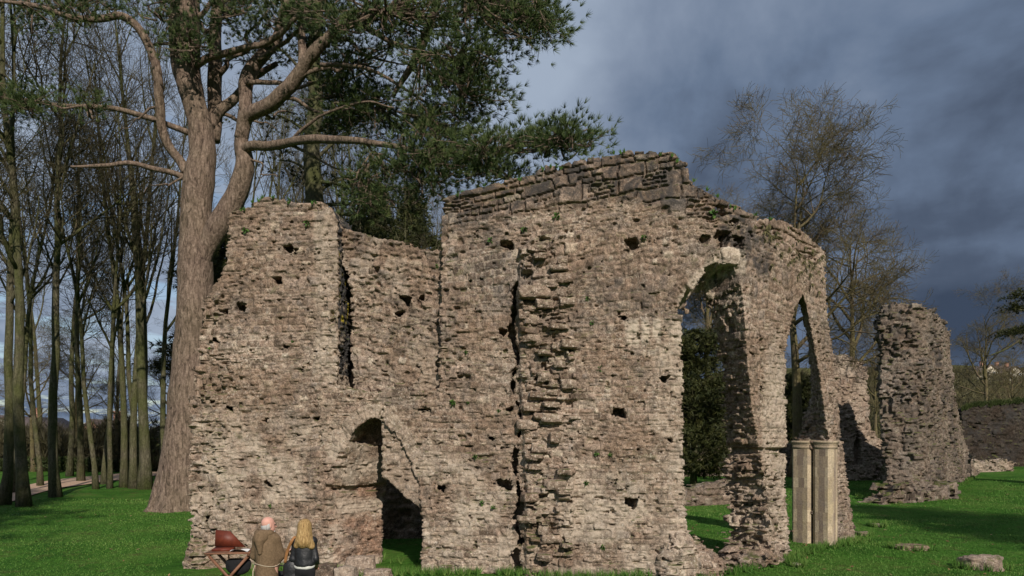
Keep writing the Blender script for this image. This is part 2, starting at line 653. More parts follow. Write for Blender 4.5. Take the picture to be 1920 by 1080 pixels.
def sd_look(P, u, z, st=.05):
    """signed distance to a polygon read from a coarse table"""
    key = (P.shape, float(P.sum()), float((P * P).sum()))
    if key not in _LK:
        gu_, gz_ = np.arange(-1.5, 20, st), np.arange(-1.5, 11, st)
        A_, B_ = np.meshgrid(gu_, gz_, indexing='ij')
        _LK[key] = sd_poly(P, A_, B_).astype(np.float32)
    T_ = _LK[key]
    x = np.clip((u + 1.5) / st, 0, T_.shape[0] - 2)
    y = np.clip((z + 1.5) / st, 0, T_.shape[1] - 2)
    i, j = x.astype(np.int32), y.astype(np.int32)
    fx, fy = x - i, y - j
    return (T_[i, j] * (1 - fx) + T_[i + 1, j] * fx) * (1 - fy) + (T_[i, j + 1] * (1 - fx) + T_[i + 1, j + 1] * fx) * fy


def line_dist(P, U, Z):
    d = np.full(U.shape, 1e9)
    for a, b in zip(P, P[1:]):
        e = b - a
        t = np.clip(((U - a[0]) * e[0] + (Z - a[1]) * e[1]) / (e @ e + 1e-12), 0, 1)
        d = np.minimum(d, (U - a[0] - e[0] * t) ** 2 + (Z - a[1] - e[1] * t) ** 2)
    return np.sqrt(d)


# ------------------------------------------------------------------ masonry pattern
class Rows:
    def __init__(self, lo, hi, seed, top=14.0):
        rng = np.random.RandomState(seed)
        h = rng.uniform(lo, hi, int(top / lo) + 40)
        self.z = np.cumsum(h) - 2.5


def cellify(q, row, L, seed):
    k = np.floor(q)
    j0 = (hsh(k, row, 1, seed) - 0.5) * 0.7
    j1 = (hsh(k + 1, row, 1, seed) - 0.5) * 0.7
    b0, b1 = k + j0, k + 1 + j1
    lo = q < b0
    hi = q > b1
    k = np.where(lo, k - 1, np.where(hi, k + 1, k))
    j0 = (hsh(k, row, 1, seed) - 0.5) * 0.7
    j1 = (hsh(k + 1, row, 1, seed) - 0.5) * 0.7
    return k, np.minimum(q - (k + j0), (k + 1 + j1) - q) * L


def masonry(u, w, z, gu, gw, gz, rows, L0, L1, seed, warp=0.036):
    """random rubble brought roughly to courses: distance to the joint and two random numbers of the stone"""
    wz = fbm(u * 1.1, w * 1.1, z * 1.6, seed + 3, 2) * warp * 2.6 + fbm(u * 4.5, w * 4.5, z * 5, seed + 9, 2) * warp * 1.1
    wu = fbm(u * 4, w * 4, z * 5, seed + 21, 2) * 0.09
    zz = z + wz
    r = np.searchsorted(rows.z, zz)
    r = np.clip(r, 1, len(rows.z) - 1)
    # some stones run through two courses, others fill half a course
    pair = r // 2
    kk = np.floor((u + wu) / .55 + pair * .37)
    kd = np.floor((w + wu) / .55)
    hh = hsh(pair, kk, 77, seed + 1) + 0 * kd
    merge = hh > .62
    lo = np.where(merge, rows.z[np.clip(pair * 2 - 1, 0, len(rows.z) - 1)], rows.z[r - 1])
    hi = np.where(merge, rows.z[np.clip(pair * 2 + 1, 0, len(rows.z) - 1)], rows.z[r])
    rid = np.where(merge, pair * 2 + 5000, r)
    half = (~merge) & (hh < .16)
    mid = (lo + hi) / 2
    rid = np.where(half & (zz > mid), rid + 9000, rid)
    lo2 = np.where(half & (zz > mid), mid, lo)
    hi2 = np.where(half & (zz <= mid), mid, hi)
    dz = np.minimum(zz - lo2, hi2 - zz)
    L = (L0 + (L1 - L0) * hsh(rid, 7, 3, seed) ** 1.4) * np.where(merge, 1.25, np.where(half, .8, 1))
    ku, du = cellify((u + wu) / L + hsh(rid, 1, 1, seed) * 10, rid, L, seed)
    kw, dw = cellify((w + wu) / L + hsh(rid, 2, 2, seed) * 10, rid + 991, L, seed + 5)
    gu, gw, gz = abs(gu), abs(gw), abs(gz)
    d = np.minimum(np.minimum(du + 0.3 * gu ** 3, dw + 0.3 * gw ** 3), dz + 0.3 * gz ** 3)
    kk = np.where(gw > 0.75, 0, kw)
    ku2 = np.where(gu > 0.75, 0, ku)
    rnd = hsh(rid * 131 + ku2, kk, 17, seed)
    rnd2 = hsh(rid * 37 + ku2, kk, 29, seed)
    return d, rnd, rnd2


def surface_nets(F, org, h):
    """vertices (grid coordinates, metres) and quads of the zero level of F"""
    nx, ny, nz = F.shape
    S = F < 0
    cell = np.zeros((nx - 1, ny - 1, nz - 1), np.uint8)
    for a in (0, 1):
        for b in (0, 1):
            for c in (0, 1):
                cell += S[a:nx - 1 + a, b:ny - 1 + b, c:nz - 1 + c]
    act = (cell > 0) & (cell < 8)
    ii, jj, kk = np.nonzero(act)
    idx = np.full(act.shape, -1, np.int32)
    idx[ii, jj, kk] = np.arange(len(ii), dtype=np.int32)
    acc = np.zeros((len(ii), 3))
    cnt = np.zeros(len(ii))
    for ax in range(3):
        o = [q for q in range(3) if q != ax]
        for p in (0, 1):
            for q in (0, 1):
                s = [0, 0, 0]
                s[o[0]], s[o[1]] = p, q
                e = list(s)
                e[ax] = 1
                fa = F[ii + s[0], jj + s[1], kk + s[2]]
                fb = F[ii + e[0], jj + e[1], kk + e[2]]
                cr = (fa < 0) != (fb < 0)
                t = np.where(cr, fa / np.where(cr, fa - fb, 1), 0)
                for m in range(3):
                    base = s[m] if m != ax else t
                    acc[:, m] += np.where(cr, base, 0)
                cnt += cr
    V = (acc / cnt[:, None] + np.stack([ii, jj, kk], -1)) * h + np.asarray(org)
    quads = []
    for ax in range(3):
        o = [(ax + 1) % 3, (ax + 2) % 3]
        sl0 = [slice(None)] * 3
        sl1 = [slice(None)] * 3
        sl0[ax] = slice(0, -1)
        sl1[ax] = slice(1, None)
        A, B = S[tuple(sl0)], S[tuple(sl1)]
        ch = A != B
        e = np.nonzero(ch)
        flip = A[e]
        e = list(e)
        ok = np.ones(len(e[0]), bool)
        for q in o:
            ok &= (e[q] > 0) & (e[q] < F.shape[q] - 1)
        e = [x[ok] for x in e]
        flip = flip[ok]

        def cid(d0, d1):
            c = list(e)
            c[o[0]] = e[o[0]] - d0
            c[o[1]] = e[o[1]] - d1
            return idx[c[0], c[1], c[2]]
        q = np.stack([cid(1, 1), cid(0, 1), cid(0, 0), cid(1, 0)], -1)
        q[~flip] = q[~flip][:, ::-1]
        quads.append(q)
    Q = np.concatenate(quads)
    Q = Q[(Q >= 0).all(1)]
    return V.astype(np.float32), Q


def build_wall(name, path, urange, wrange, zrange, base_fn, pattern_fn, mat, parent, h=0.03):
    """base_fn(U2, Z2, Wv) -> dense SDF; pattern_fn(u,w,z,g) -> (disp, attrs)"""
    U = np.arange(urange[0], urange[1], h)
    W = np.arange(wrange[0], wrange[1], h)
    Z = np.arange(zrange[0], zrange[1], h)
    U2, Z2 = np.meshgrid(U, Z, indexing='ij')
    F = base_fn(U2, Z2, W).astype(np.float32)          # (nu, nw, nz)
    band = np.abs(F) < 0.27
    F0 = F.copy()
    g = np.gradient(F, h)
    bi = np.nonzero(band)
    G = np.stack([x[bi] for x in g], -1)
    G /= np.linalg.norm(G, axis=1, keepdims=True) + 1e-6
    del g
    disp, _ = pattern_fn(U[bi[0]], W[bi[1]], Z[bi[2]], G)
    F[bi] -= disp.astype(np.float32)
    F[0], F[-1] = 1, 1
    F[:, 0], F[:, -1] = 1, 1
    F[:, :, 0], F[:, :, -1] = 1, 1
    V, Q = surface_nets(F, (U[0], W[0], Z[0]), h)
    # normals at vertices from the undisplaced field
    Fb = F0
    ix = np.clip(((V - np.array([U[0], W[0], Z[0]])) / h).astype(int), 1, np.array(Fb.shape) - 3)
    G = np.stack([Fb[ix[:, 0] + 1, ix[:, 1], ix[:, 2]] - Fb[ix[:, 0] - 1, ix[:, 1], ix[:, 2]],
                  Fb[ix[:, 0], ix[:, 1] + 1, ix[:, 2]] - Fb[ix[:, 0], ix[:, 1] - 1, ix[:, 2]],
                  Fb[ix[:, 0], ix[:, 1], ix[:, 2] + 1] - Fb[ix[:, 0], ix[:, 1], ix[:, 2] - 1]], -1).astype(float)
    G /= np.linalg.norm(G, axis=1, keepdims=True) + 1e-6
    _, attrs = pattern_fn(V[:, 0].astype(float), V[:, 1].astype(float), V[:, 2].astype(float), G)
    Pw = path.pos(V[:, 0], V[:, 1], V[:, 2])
    t = np.interp(V[:, 0], path.U, path.th)
    o = new_mesh(name, Pw, Q[:, ::-1], 4, True, (mat,), attrs, parent)
    return o


def ext(d2, W, w0, w1):
    """extrude a 2-D distance over depths w0..w1 -> (nu, nw, nz)"""
    dw = np.maximum(w0 - W, W - w1)
    return np.maximum(d2[:, None, :], dw[None, :, None])


def make_pattern(seed, rows=(0.042, 0.088), L=(0.08, 0.25), rough=1.0, zones=None, prot=0.022):
    R = Rows(rows[0], rows[1], seed)
    RB = Rows(0.10, 0.18, seed + 1)

    def f(u, w, z, G):
        info = zones(u, w, z) if zones else {}
        rg = info.get('rough', 0.0)
        tilt = info.get('tilt', 0.0)
        zt = z - tilt
        uu, zt2 = u, zt
        ring = info.get('ring')
        if ring is not None:
            m, ru, rz = ring
            uu = np.where(m, ru, uu)
            zt2 = np.where(m, rz, zt2)
        d, r1, r2 = masonry(uu, w, zt2, G[:, 0], G[:, 1], G[:, 2], R, L[0], L[1], seed)
        dB, b1, b2 = masonry(u, w, zt, G[:, 0], G[:, 1], G[:, 2], RB, 0.22, 0.62, seed + 50, 0.045)
        cop = info.get('cop', np.zeros(len(u))) > 0.5
        d = np.where(cop, dB, d)
        r1 = np.where(cop, b1, r1)
        r2 = np.where(cop, b2, r2)
        prof = ss(0.0, 0.022, d)
        pr = (r2 - 0.5) * 2
        dep = prot * (1 + 3.2 * rg) * rough
        disp = pr * dep + np.where(cop, ss(0.004, 0.026, d), prof) * (0.030 + 0.055 * cop + 0.02 * rg) - 0.018 - 0.055 * cop
        # a few fallen stones
        gone = (hsh(np.floor(r2 * 1e6), np.floor(r1 * 1e6), 3, seed) < 0.018 + 0.10 * rg)
        disp = disp - gone * prof * (0.09 + 0.10 * rg)
        # stones standing well out in broken masonry
        outs = (r2 > 0.86) & (rg > 0.3)
        disp = disp + outs * prof * rg * 0.13
        disp = disp + fbm(u * 0.8, w * 0.8, z * 0.8, seed + 71, 2) * 0.055 + fbm(u * 3.1, w * 3.1, z * 3.1, seed + 77, 2) * 0.02 * (1 + 2 * rg)
        disp = disp + fbm(u * 13, w * 13, z * 15, seed + 79, 2) * 0.022
        # pits where mortar and small pinnings have washed out
        pit = ss(.27, .46, fbm(u * 8, w * 8, z * 13, seed + 83, 2)) * (1 - cop)
        disp = disp - pit * 0.085
        disp = disp + info.get('extra', 0.0)
        joint = 1 - ss(0.004, 0.022, d)
        tone = np.clip(r1 * 0.92 + 0.04 + (hsh(np.floor(r1 * 1e5), 3, 3, seed) - 0.5) * 0.06, 0, 1)
        return disp, {'tone': tone, 'joint': joint * (1 - 0.8 * cop), 'dark': info.get('dark', np.zeros(len(u))), 'pale': info.get('pale', np.zeros(len(u))), 'red': info.get('red', np.zeros(len(u))), 'grey': info.get('grey', np.zeros(len(u))), 'ochre': info.get('ochre', np.zeros(len(u)))}
    return f


# ------------------------------------------------------------------ ground
def spaced(lo, hi, fine0, fine1, fs, growth=1.16):
    xs = list(np.arange(fine0, fine1, fs))
    s = fs
    x = xs[-1]
    while x < hi:
        s *= growth
        x += s
        xs.append(x)
    s = fs
    x = xs[0]
    pre = []
    while x > lo:
        s *= growth
        x -= s
        pre.append(x)
    return np.array(pre[::-1] + xs)


gx = spaced(-900, 900, -24, 30, 0.22)
gy = spaced(-300, 2200, 7, 48, 0.22)
GX, GY = np.meshgrid(gx, gy, indexing='ij')
GZ = gh(GX, GY)
nx, ny = GX.shape
i, j = np.meshgrid(np.arange(nx - 1), np.arange(ny - 1), indexing='ij')
q = np.stack([i * ny + j, (i + 1) * ny + j, (i + 1) * ny + j + 1, i * ny + j + 1], -1).reshape(-1, 4)
go = new_mesh('ground', np.stack([GX, GY, GZ], -1).reshape(-1, 3), q, 4, True, (M['ground'],))
tag(go, 'short bright green lawn sloping up to the right round the ruins', 'lawn', kind='structure')

# ------------------------------------------------------------------ the ruined church building
A = (-6.35, 15.0)
C = (3.45, 14.25)
K = (4.85, 14.6)
E = (9.05, 18.3)
MAIN = Path([A, C, K, E], bend=0.5)
ruin = empty('ruined_abbey', (0, 14.5, 0))
tag(ruin, 'tall roofless rubble stone ruin with arched doorway and two tall pointed arches at its right', 'ruin')
rp = ruin

P_LEFT = [(345, 1180), (357, 1065), (362, 965), (356, 900), (361, 800), (372, 700), (380, 620), (387, 565), (412, 520), (432, 480), (428, 402),
          (445, 396), (470, 388), (492, 372), (520, 374), (560, 381), (600, 379), (622, 392), (633, 412),
          (634, 560), (632, 722), (700, 735), (822, 728), (826, 600), (829, 470), (831, 372), (868, 360), (905, 352), (930, 345), (1010, 328), (1100, 300), (1100, 1180)]
P_RIGHT = [(900, 1180), (900, 352), (935, 346), (1005, 330), (1018, 313), (1058, 316), (1066, 306), (1100, 296), (1150, 290), (1180, 283), (1225, 286), (1262, 287),
           (1272, 302), (1290, 308), (1293, 335), (1312, 352), (1345, 370), (1372, 384), (1400, 396), (1440, 408), (1470, 415), (1500, 432), (1528, 456), (1544, 474), (1546, 520),
           (1552, 600), (1562, 660), (1570, 740), (1580, 820), (1590, 900), (1600, 985), (1606, 1030), (1606, 1180)]
P_DOOR = [(620, 1200), (616, 960), (622, 905), (640, 858), (655, 822), (672, 797), (695, 783), (712, 787), (728, 800), (750, 826), (770, 866), (786, 915), (790, 960), (786, 1040), (788, 1200)]
P_ARCH1 = [(1290, 1180), (1287, 1000), (1283, 850), (1281, 700), (1279, 600), (1283, 568), (1302, 534), (1324, 510), (1348, 497), (1372, 495), (1391, 540), (1396, 600),
           (1402, 680), (1410, 760), (1424, 840), (1436, 920), (1440, 1000), (1444, 1180)]
P_ARCH2 = [(1480, 1180), (1479, 1000), (1475, 850), (1473, 740), (1475, 650), (1482, 600), (1491, 570), (1503, 545), (1512, 570), (1522, 620), (1533, 680), (1543, 740), (1550, 800), (1556, 830), (1562, 1000), (1566, 1180)]
B_ARCH1 = [None, None, None, None, None, None, (1285, 580), (1291, 556), (1300, 546), (1316, 547), (1330, 564), (1340, 598), (1354, 690), (1360, 765), (1364, 842), (1367, 920), (1371, 1000), (1373, 1180)]
B_ARCH2 = [None, None, None, None, None, None, None, (1503, 568), (1511, 590), (1516, 635), (1519, 690), (1517, 745), (1507, 800), (1496, 834), (1494, 1000), (1494, 1180)]
HOLES_L = [(540, 466, .16), (520, 525, .13), (536, 652, .13), (495, 791, .13), (592, 786, .13), (500, 908, .13), (575, 905, .11), (795, 775, .17), (752, 886, .15), (826, 917, .13),
           (950, 460, .20), (946, 626, .22), (946, 910, .20), (920, 822, .10), (395, 759, .2), (430, 768, .18), (450, 576, .15), (402, 637, .13), (384, 975, .22), (388, 548, .12), (592, 660, .1), (420, 585, .09), (955, 770, .14), (880, 690, .07), (700, 905, .06)]
HOLES_R = [(1182, 456, .20), (1167, 596, .14), (1160, 775, .24), (1181, 946, .20), (1244, 711, .14), (1257, 826, .10), (1052, 616, .22), (1002, 598, .34), (1018, 592, .26), (984, 622, .2), (1040, 588, .16), (1030, 612, .18), (1000, 655, .16), (1055, 668, .15), (1008, 735, .16), (1045, 770, .14), (1000, 800, .18), (1060, 835, .14), (1012, 860, .15), (1000, 925, .17), (1050, 990, .15), (1005, 1010, .16), (1022, 696, .24), (1060, 720, .17), (1030, 903, .12), (1068, 905, .12),
           (1028, 950, .10), (1022, 748, .13), (1410, 440, .13), (1355, 447, .26), (1388, 455, .24), (1322, 448, .14), (1352, 395, .2), (1262, 1040, .1), (1095, 320, .08), (1445, 432, .15), (1378, 415, .14)]
P_CRACK = [(978, 520), (964, 545), (966, 580), (958, 610), (964, 650), (975, 672), (962, 700), (961, 730), (972, 760), (984, 790), (974, 815), (966, 850), (967, 890), (974, 925), (978, 950), (966, 985), (976, 1010), (964, 1045), (975, 1090), (972, 1180)]
P_SCAR = [(975, 470), (1000, 445), (1065, 440), (1078, 520), (1075, 640), (1085, 760), (1075, 900), (1078, 1180), (985, 1180), (985, 900), (975, 700), (972, 560)]
P_COP = [(825, 300), (1000, 260), (1260, 240), (1400, 330), (1560, 440), (1530, 475), (1460, 452), (1400, 440), (1330, 425), (1250, 385), (1120, 385), (1000, 398), (900, 412), (828, 430)]
P_DARK = [(825, 300), (1000, 260), (1260, 250), (1330, 360), (1450, 440), (1440, 520), (1390, 500), (1330, 400), (1250, 385), (1120, 372), (1000, 382), (900, 412), (828, 432)]


def holes(F, U2, Z2, W, path, lst, deep=0.42):
    rng = np.random.RandomState(4)
    for (px, py, s) in lst:
        u, z = path.uz(px, py)
        s = s * 1.3
        a, bq = s * rng.uniform(.5, .62), s * rng.uniform(.36, .48)
        sk = rng.uniform(-.5, .2)
        dd = np.maximum(abs(U2 - u + sk * (Z2 - z)) - a * 0.95, abs(Z2 - z) - bq)
        # a slanting stone left in one lower corner of the hole
        dd = np.maximum(dd, (-(Z2 - z) - (U2 - u) * rng.uniform(.3, .9)) * .8 - s * .28)
        m = (W < deep) & (W > -1)
        F[:, m, :] = np.maximum(F[:, m, :], -np.broadcast_to(dd[:, None, :], F[:, m, :].shape))
    return F


DOOR = MAIN.poly(P_DOOR)
ucav, zcav = MAIN.uz(690, 838)


def base_left(U2, Z2, W):
    d = sd_poly(MAIN.poly(P_LEFT), U2, Z2)
    F = ext(d, W, 0, 1.05)
    # the standing stub of the side wall is deeper than the rest
    st = [(425, 735), (428, 402), (470, 388), (492, 372), (560, 381), (600, 379), (622, 392), (633, 412), (634, 560), (632, 735)]
    F = np.minimum(F, ext(sd_poly(MAIN.poly(st), U2, Z2), W, 0, 1.3))
    # right part thickens where it meets the recessed wall
    rt = [(829, 1180), (829, 470), (831, 372), (905, 352), (1010, 328), (1100, 300), (1100, 1180)]
    F = np.minimum(F, ext(sd_poly(MAIN.poly(rt), U2, Z2), W, 0, 1.5))
    # doorway: left side splays inwards, the head drops with depth
    for k, w in enumerate(W):
        if w > 1.6:
            continue
        s = np.clip(w, 0, 1.0)
        uD, zD = DOOR[:, 0].copy(), DOOR[:, 1].copy()
        umin, umax = uD.min(), uD.max()
        t = (uD - umin) / (umax - umin)
        uD2 = uD + (1 - t) * s * 0.86
        zD2 = np.where(zD > 1.0, zD - s * 0.32 * (1 - t * 0.3) - s * .12, zD)
        dd = sd_poly(np.stack([uD2, zD2], -1), U2, Z2)
        if w < 0.88:
            cav = np.maximum(sd_poly(DOOR, U2, Z2), zcav + 0.25 * (U2 - ucav) ** 2 * 2 - Z2)
            dd = np.minimum(dd, cav)
        F[:, k, :] = np.maximum(F[:, k, :], -dd)
    F = holes(F, U2, Z2, W, MAIN, HOLES_L)
    cr = line_dist(MAIN.line(P_CRACK), U2, Z2)
    cr = cr - 0.070 - 0.085 * vnoise(Z2 * 2.9, Z2 * 0, Z2 * 0, 3) - 0.05 * vnoise(Z2 * 9, U2 * 6, Z2 * 0, 4)
    m = W < 0.5
    F[:, m, :] = np.maximum(F[:, m, :], -np.broadcast_to(cr[:, None, :], F[:, m, :].shape))
    # broken foot at the left corner
    u, z = MAIN.uz(372, 1050)
    r = np.sqrt(((U2 - u)[:, None, :] / 0.55) ** 2 + ((W[None, :, None] - 0.35) / 0.55) ** 2 + ((Z2 + 0.2)[:, None, :] / 0.75) ** 2) - 1
    F = np.minimum(F, r * 0.5)
    return F


def zone_main(u, w, z):
    out = {}
    uz = np.stack([u, z], -1)

    def pm(poly, soft=0.12):
        return 1 - ss(-soft, soft, sd_look(MAIN.poly(poly), u, z))
    nz = fbm(u * 1.1, w, z * 1.1, 91, 3)
    scar = pm(P_SCAR) * (0.6 + 0.4 * ss(4.0, 6.0, z)) * np.clip(0.75 + 1.2 * nz, 0.15, 1.2)
    arch_inside = ss(0.12, 0.4, w) * (u > 5)
    out['rough'] = np.clip(scar + 0.35 * arch_inside + 0.35 * pm([(350, 1100), (350, 560), (420, 540), (440, 700), (400, 1100)]) + 0.5 * pm([(1360, 860), (1450, 860), (1490, 1090), (1360, 1090)]) * (u > 9)
                           + 0.3 * pm([(620, 600), (880, 560), (880, 720), (640, 720)]), 0, 1.2)
    cop = pm(P_COP, 0.40)
    out['cop'] = cop + fbm(u * 1.3, w, z * 2.0, 14, 3) * 0.9
    out['dark'] = np.clip(pm(P_DARK, 0.2) * 1.15 + 0.60 * pm([(1075, 500), (1270, 510), (1270, 600), (1080, 590)], 0.3) + 0.55 * pm([(880, 400), (980, 400), (960, 600), (840, 560)], 0.4), 0, 1)
    jag = fbm(u * 2.2, z * 2.2, w, 33, 3)
    pale = pm([(1232, 600), (1290, 590), (1300, 1000), (1220, 1080), (1215, 900)], 0.18) * np.clip(0.55 + 1.4 * jag, 0, 1) * 0.95
    pale = np.maximum(pale, pm([(1172, 600), (1244, 598), (1240, 650), (1225, 630), (1205, 650), (1176, 645)], 0.07) * 1.3 * np.clip(.4 + 3.5 * vnoise(u * 9, z * 0.6, w, 51), 0, 1))
    pale = np.maximum(pale, pm([(590, 395), (634, 395), (634, 730), (588, 720)], 0.08) * np.clip(0.55 + 0.8 * jag, 0, 1) * 0.8)
    pale = np.maximum(pale, 0.9 * pm([(350, 1100), (360, 760), (420, 780), (900, 860), (1290, 880), (1290, 1100)], 0.6) * np.clip(0.38 + 2.4 * jag, 0, 1))
    pale = np.maximum(pale, 0.8 * pm([(1440, 600), (1476, 640), (1480, 1060), (1440, 1060), (1430, 800)], 0.15) * np.clip(0.5 + 1.2 * jag, 0, 1))
    pale = np.maximum(pale, 0.95 * pm([(1270, 560), (1300, 515), (1345, 475), (1400, 465), (1400, 510), (1340, 515), (1290, 590)], 0.05))
    out['pale'] = pale
    # courses climb a little to the right on the gable, then level out
    uA, _ = MAIN.uz(830, 450)
    uC, _ = MAIN.uz(1260, 400)
    uK, _ = MAIN.uz(1385, 450)
    out['tilt'] = 0.17 * np.clip(u - uA, 0, uC - uA) * ss(5.2, 7.0, z) + 0.05 * np.clip(u, 0, uA)
    dA = sd_look(MAIN.poly(P_ARCH1), u, z)
    ucen, zcen = MAIN.uz(1355, 610)
    ring1 = (dA > -0.15) & (dA < 0.36) & (z > MAIN.uz(1290, 590)[1]) & (u < uK + 0.1)
    dD = sd_look(DOOR, u, z)
    zsp = MAIN.uz(640, 870)[1]
    ucd, zcd = MAIN.uz(705, 880)
    ring2 = (dD > -0.1) & (dD < 0.30) & (z > zsp)
    a1 = np.arctan2(z - zcen, u - ucen) * 0.75
    a2 = np.arctan2(z - zcd, u - ucd) * 0.9
    m = ring1 | ring2
    ru = np.where(ring1, dA * 0.4 + 40, dD * 0.4 + 60)
    rz = np.where(ring1, a1 * 1.5 + 3, a2 * 1.1 + 3)
    out['ring'] = (m, ru, rz)
    out['pale'] = np.maximum(out['pale'], .45 * ring2 * (dD > 0) * (w < .3))
    extra = (scar * 0.05 + .09 * pm(P_SCAR, .03)) * ss(0.3, 0.0, w)
    extra = extra - ring1 * (hsh(np.floor(a1 * 9), 5, 5, 9) > 0.5) * ss(0.28, 0.0, dA) * 0.10
    # shade painted dark on the return face of the stub, specked with yellow lichen
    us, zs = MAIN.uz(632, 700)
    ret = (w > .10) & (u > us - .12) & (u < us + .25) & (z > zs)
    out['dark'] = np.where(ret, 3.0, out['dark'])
    out['ochre'] = ret * ss(.05, .3, fbm(u * 9, w * 9, z * 4, 15, 2)) * ((z > MAIN.uz(632, 600)[1]) & (z < MAIN.uz(632, 450)[1]))
    lj = (dD < .02) & (w > .06) & (w < 1.0) & (u < ucd + .5)
    out['red'] = lj * ss(zcav - .65, zcav - 1.0, z) * .45
    out['grey'] = lj * ss(zcav - 1.0, zcav - .65, z) * .8
    row = np.floor(z / .105)
    extra = extra - (abs(dD) < .16) * (u < ucd) * (z < zcav - .1) * (abs(dD) < .05 + .10 * hsh(row, 4, 4, 4)) * (w < .25) * (hsh(row, 3, 3, 4) > .5) * .08
    nt = (abs(z - (zcav - .92)) < .06 + .03 * vnoise(u * 5, z, w, 4)) & lj
    extra = extra - nt * .16
    # impost break half way up the pier
    _, zi = MAIN.uz(1420, 846)
    uP0, _ = MAIN.uz(1405, 846)
    uP1, _ = MAIN.uz(1490, 846)
    extra = extra - (abs(z - zi) < 0.07) * (u > uP0 - .4) * (u < uP1 - 0.25) * 0.13
    # rounded broken top of stub edge
    out['extra'] = extra
    return out


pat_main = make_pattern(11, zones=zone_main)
uCr, _ = MAIN.uz(969, 700)
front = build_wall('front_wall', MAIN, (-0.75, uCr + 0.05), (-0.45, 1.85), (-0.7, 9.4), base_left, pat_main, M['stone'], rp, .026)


def base_right(U2, Z2, W):
    d = sd_poly(MAIN.poly(P_RIGHT), U2, Z2)
    F = ext(d, W, 0, 0.85)
    uu0, _ = MAIN.uz(1240, 600)
    blk = [(900, 1180), (900, 352), (1005, 330), (1100, 296), (1225, 286), (1262, 287), (1275, 340), (1276, 560), (1270, 1180)]
    F = np.minimum(F, ext(sd_poly(MAIN.poly(blk), U2, Z2), W, 0, 0.95))
    for Pn, Pb in ((P_ARCH1, B_ARCH1), (P_ARCH2, B_ARCH2)):
        A_ = MAIN.line(Pn)
        Bk = np.array([MAIN.uz(b[0], b[1], .85) if b is not None else a for a, b in zip(A_, Pb)])
        headm = np.array([(p_[0] <= 1372) and (p_[1] < 590) and Pn is P_ARCH1 for p_ in Pn])
        ulo, uhi = min(A_[:, 0].min(), Bk[:, 0].min()) - .5, max(A_[:, 0].max(), Bk[:, 0].max()) + .5
        i0, i1 = np.searchsorted(U2[:, 0], ulo), np.searchsorted(U2[:, 0], uhi)
        for k, w in enumerate(W):
            t = float(np.clip(w / .85, 0, 1.25)) if w < 1.1 else 1.25
            tv = np.where(headm, t ** 2.5, t ** 1.3)[:, None]
            dd = sd_poly(A_ + (Bk - A_) * tv, U2[i0:i1], Z2[i0:i1])
            F[i0:i1, k, :] = np.maximum(F[i0:i1, k, :], -dd)
    F = holes(F, U2, Z2, W, MAIN, HOLES_R)
    cr = line_dist(MAIN.line(P_CRACK), U2, Z2)
    cr = cr - 0.070 - 0.085 * vnoise(Z2 * 2.9, Z2 * 0, Z2 * 0, 3) - 0.05 * vnoise(Z2 * 9, U2 * 6, Z2 * 0, 4)
    m = W < 0.5
    F[:, m, :] = np.maximum(F[:, m, :], -np.broadcast_to(cr[:, None, :], F[:, m, :].shape))
    # spreading broken foot at the corner beside the first arch
    for (px, py, ru, rw, rz, zc) in ((1272, 1060, .55, .55, .95, -.1), (1305, 1075, .5, .6, .62, -.1), (1335, 1085, .36, .55, .34, -.05), (1425, 1065, .62, .5, .2, 0.05)):
        u, z = MAIN.uz(px, py)
        r = np.sqrt(((U2 - u)[:, None, :] / ru) ** 2 + ((W[None, :, None] - 0.3) / rw) ** 2 + ((Z2 - zc)[:, None, :] / rz) ** 2) - 1
        F = np.minimum(F, r * 0.33)
    return F


arcade = build_wall('arcade_wall', MAIN, (uCr - 0.05, MAIN.length + 0.5), (-0.45, 1.25), (-0.7, 9.6), base_right, pat_main, M['stone'], rp, .026)

# recessed wall seen above the ledge between stub and gable
REC = Path([(-4.5, 15.20), (-1.25, 14.80)], bend=0.3)
P_REC = [(600, 742), (610, 425), (645, 430), (690, 440), (740, 455), (790, 466), (850, 474), (900, 480), (900, 742)]
def base_rec(U2, Z2, W):
    F = holes(ext(sd_poly(REC.poly(P_REC), U2, Z2), W, 0, 0.8), U2, Z2, W, REC, [(760, 563, .18), (790, 560, .12), (700, 480, .1), (745, 590, .12)])
    sl = sd_poly(REC.poly([(622, 430), (642, 430), (643, 490), (654, 520), (658, 560), (658, 727), (622, 727)]), U2, Z2)
    m = W < .68
    F[:, m, :] = np.maximum(F[:, m, :], -np.broadcast_to(sl[:, None, :], F[:, m, :].shape))
    return F


def zone_rec(u, w, z):
    return {'rough': 0.30 * np.clip(0.6 + fbm(u, w, z, 5, 2), 0, 1), 'tilt': -0.17 * u, 'cop': 0 * u,
            'dark': 0.35 * (fbm(u * 1.2, w, z * 1.2, 8, 2) > 0.12), 'pale': 0.35 * (fbm(u * 2, w, z * 2, 9, 2) > 0.15)}


build_wall('recessed_wall', REC, (-0.5, 3.25), (-0.35, 1.1), (2.6, 8.0), base_rec, make_pattern(23, zones=zone_rec), M['stone'], rp)

# masonry filling the right half of the doorway head
INF = Path([(MAIN.pos(0, 0.10, 0)[0], MAIN.pos(0, 0.10, 0)[1]), tuple(MAIN.pos(8, 0.10, 0)[:2])], bend=0.3)
P_INF = [(714, 770), (860, 770), (860, 975), (792, 955), (765, 932), (738, 908), (716, 893)]
def base_inf(U2, Z2, W):
    return ext(sd_poly(INF.poly(P_INF), U2, Z2), W, 0.0, 0.42)


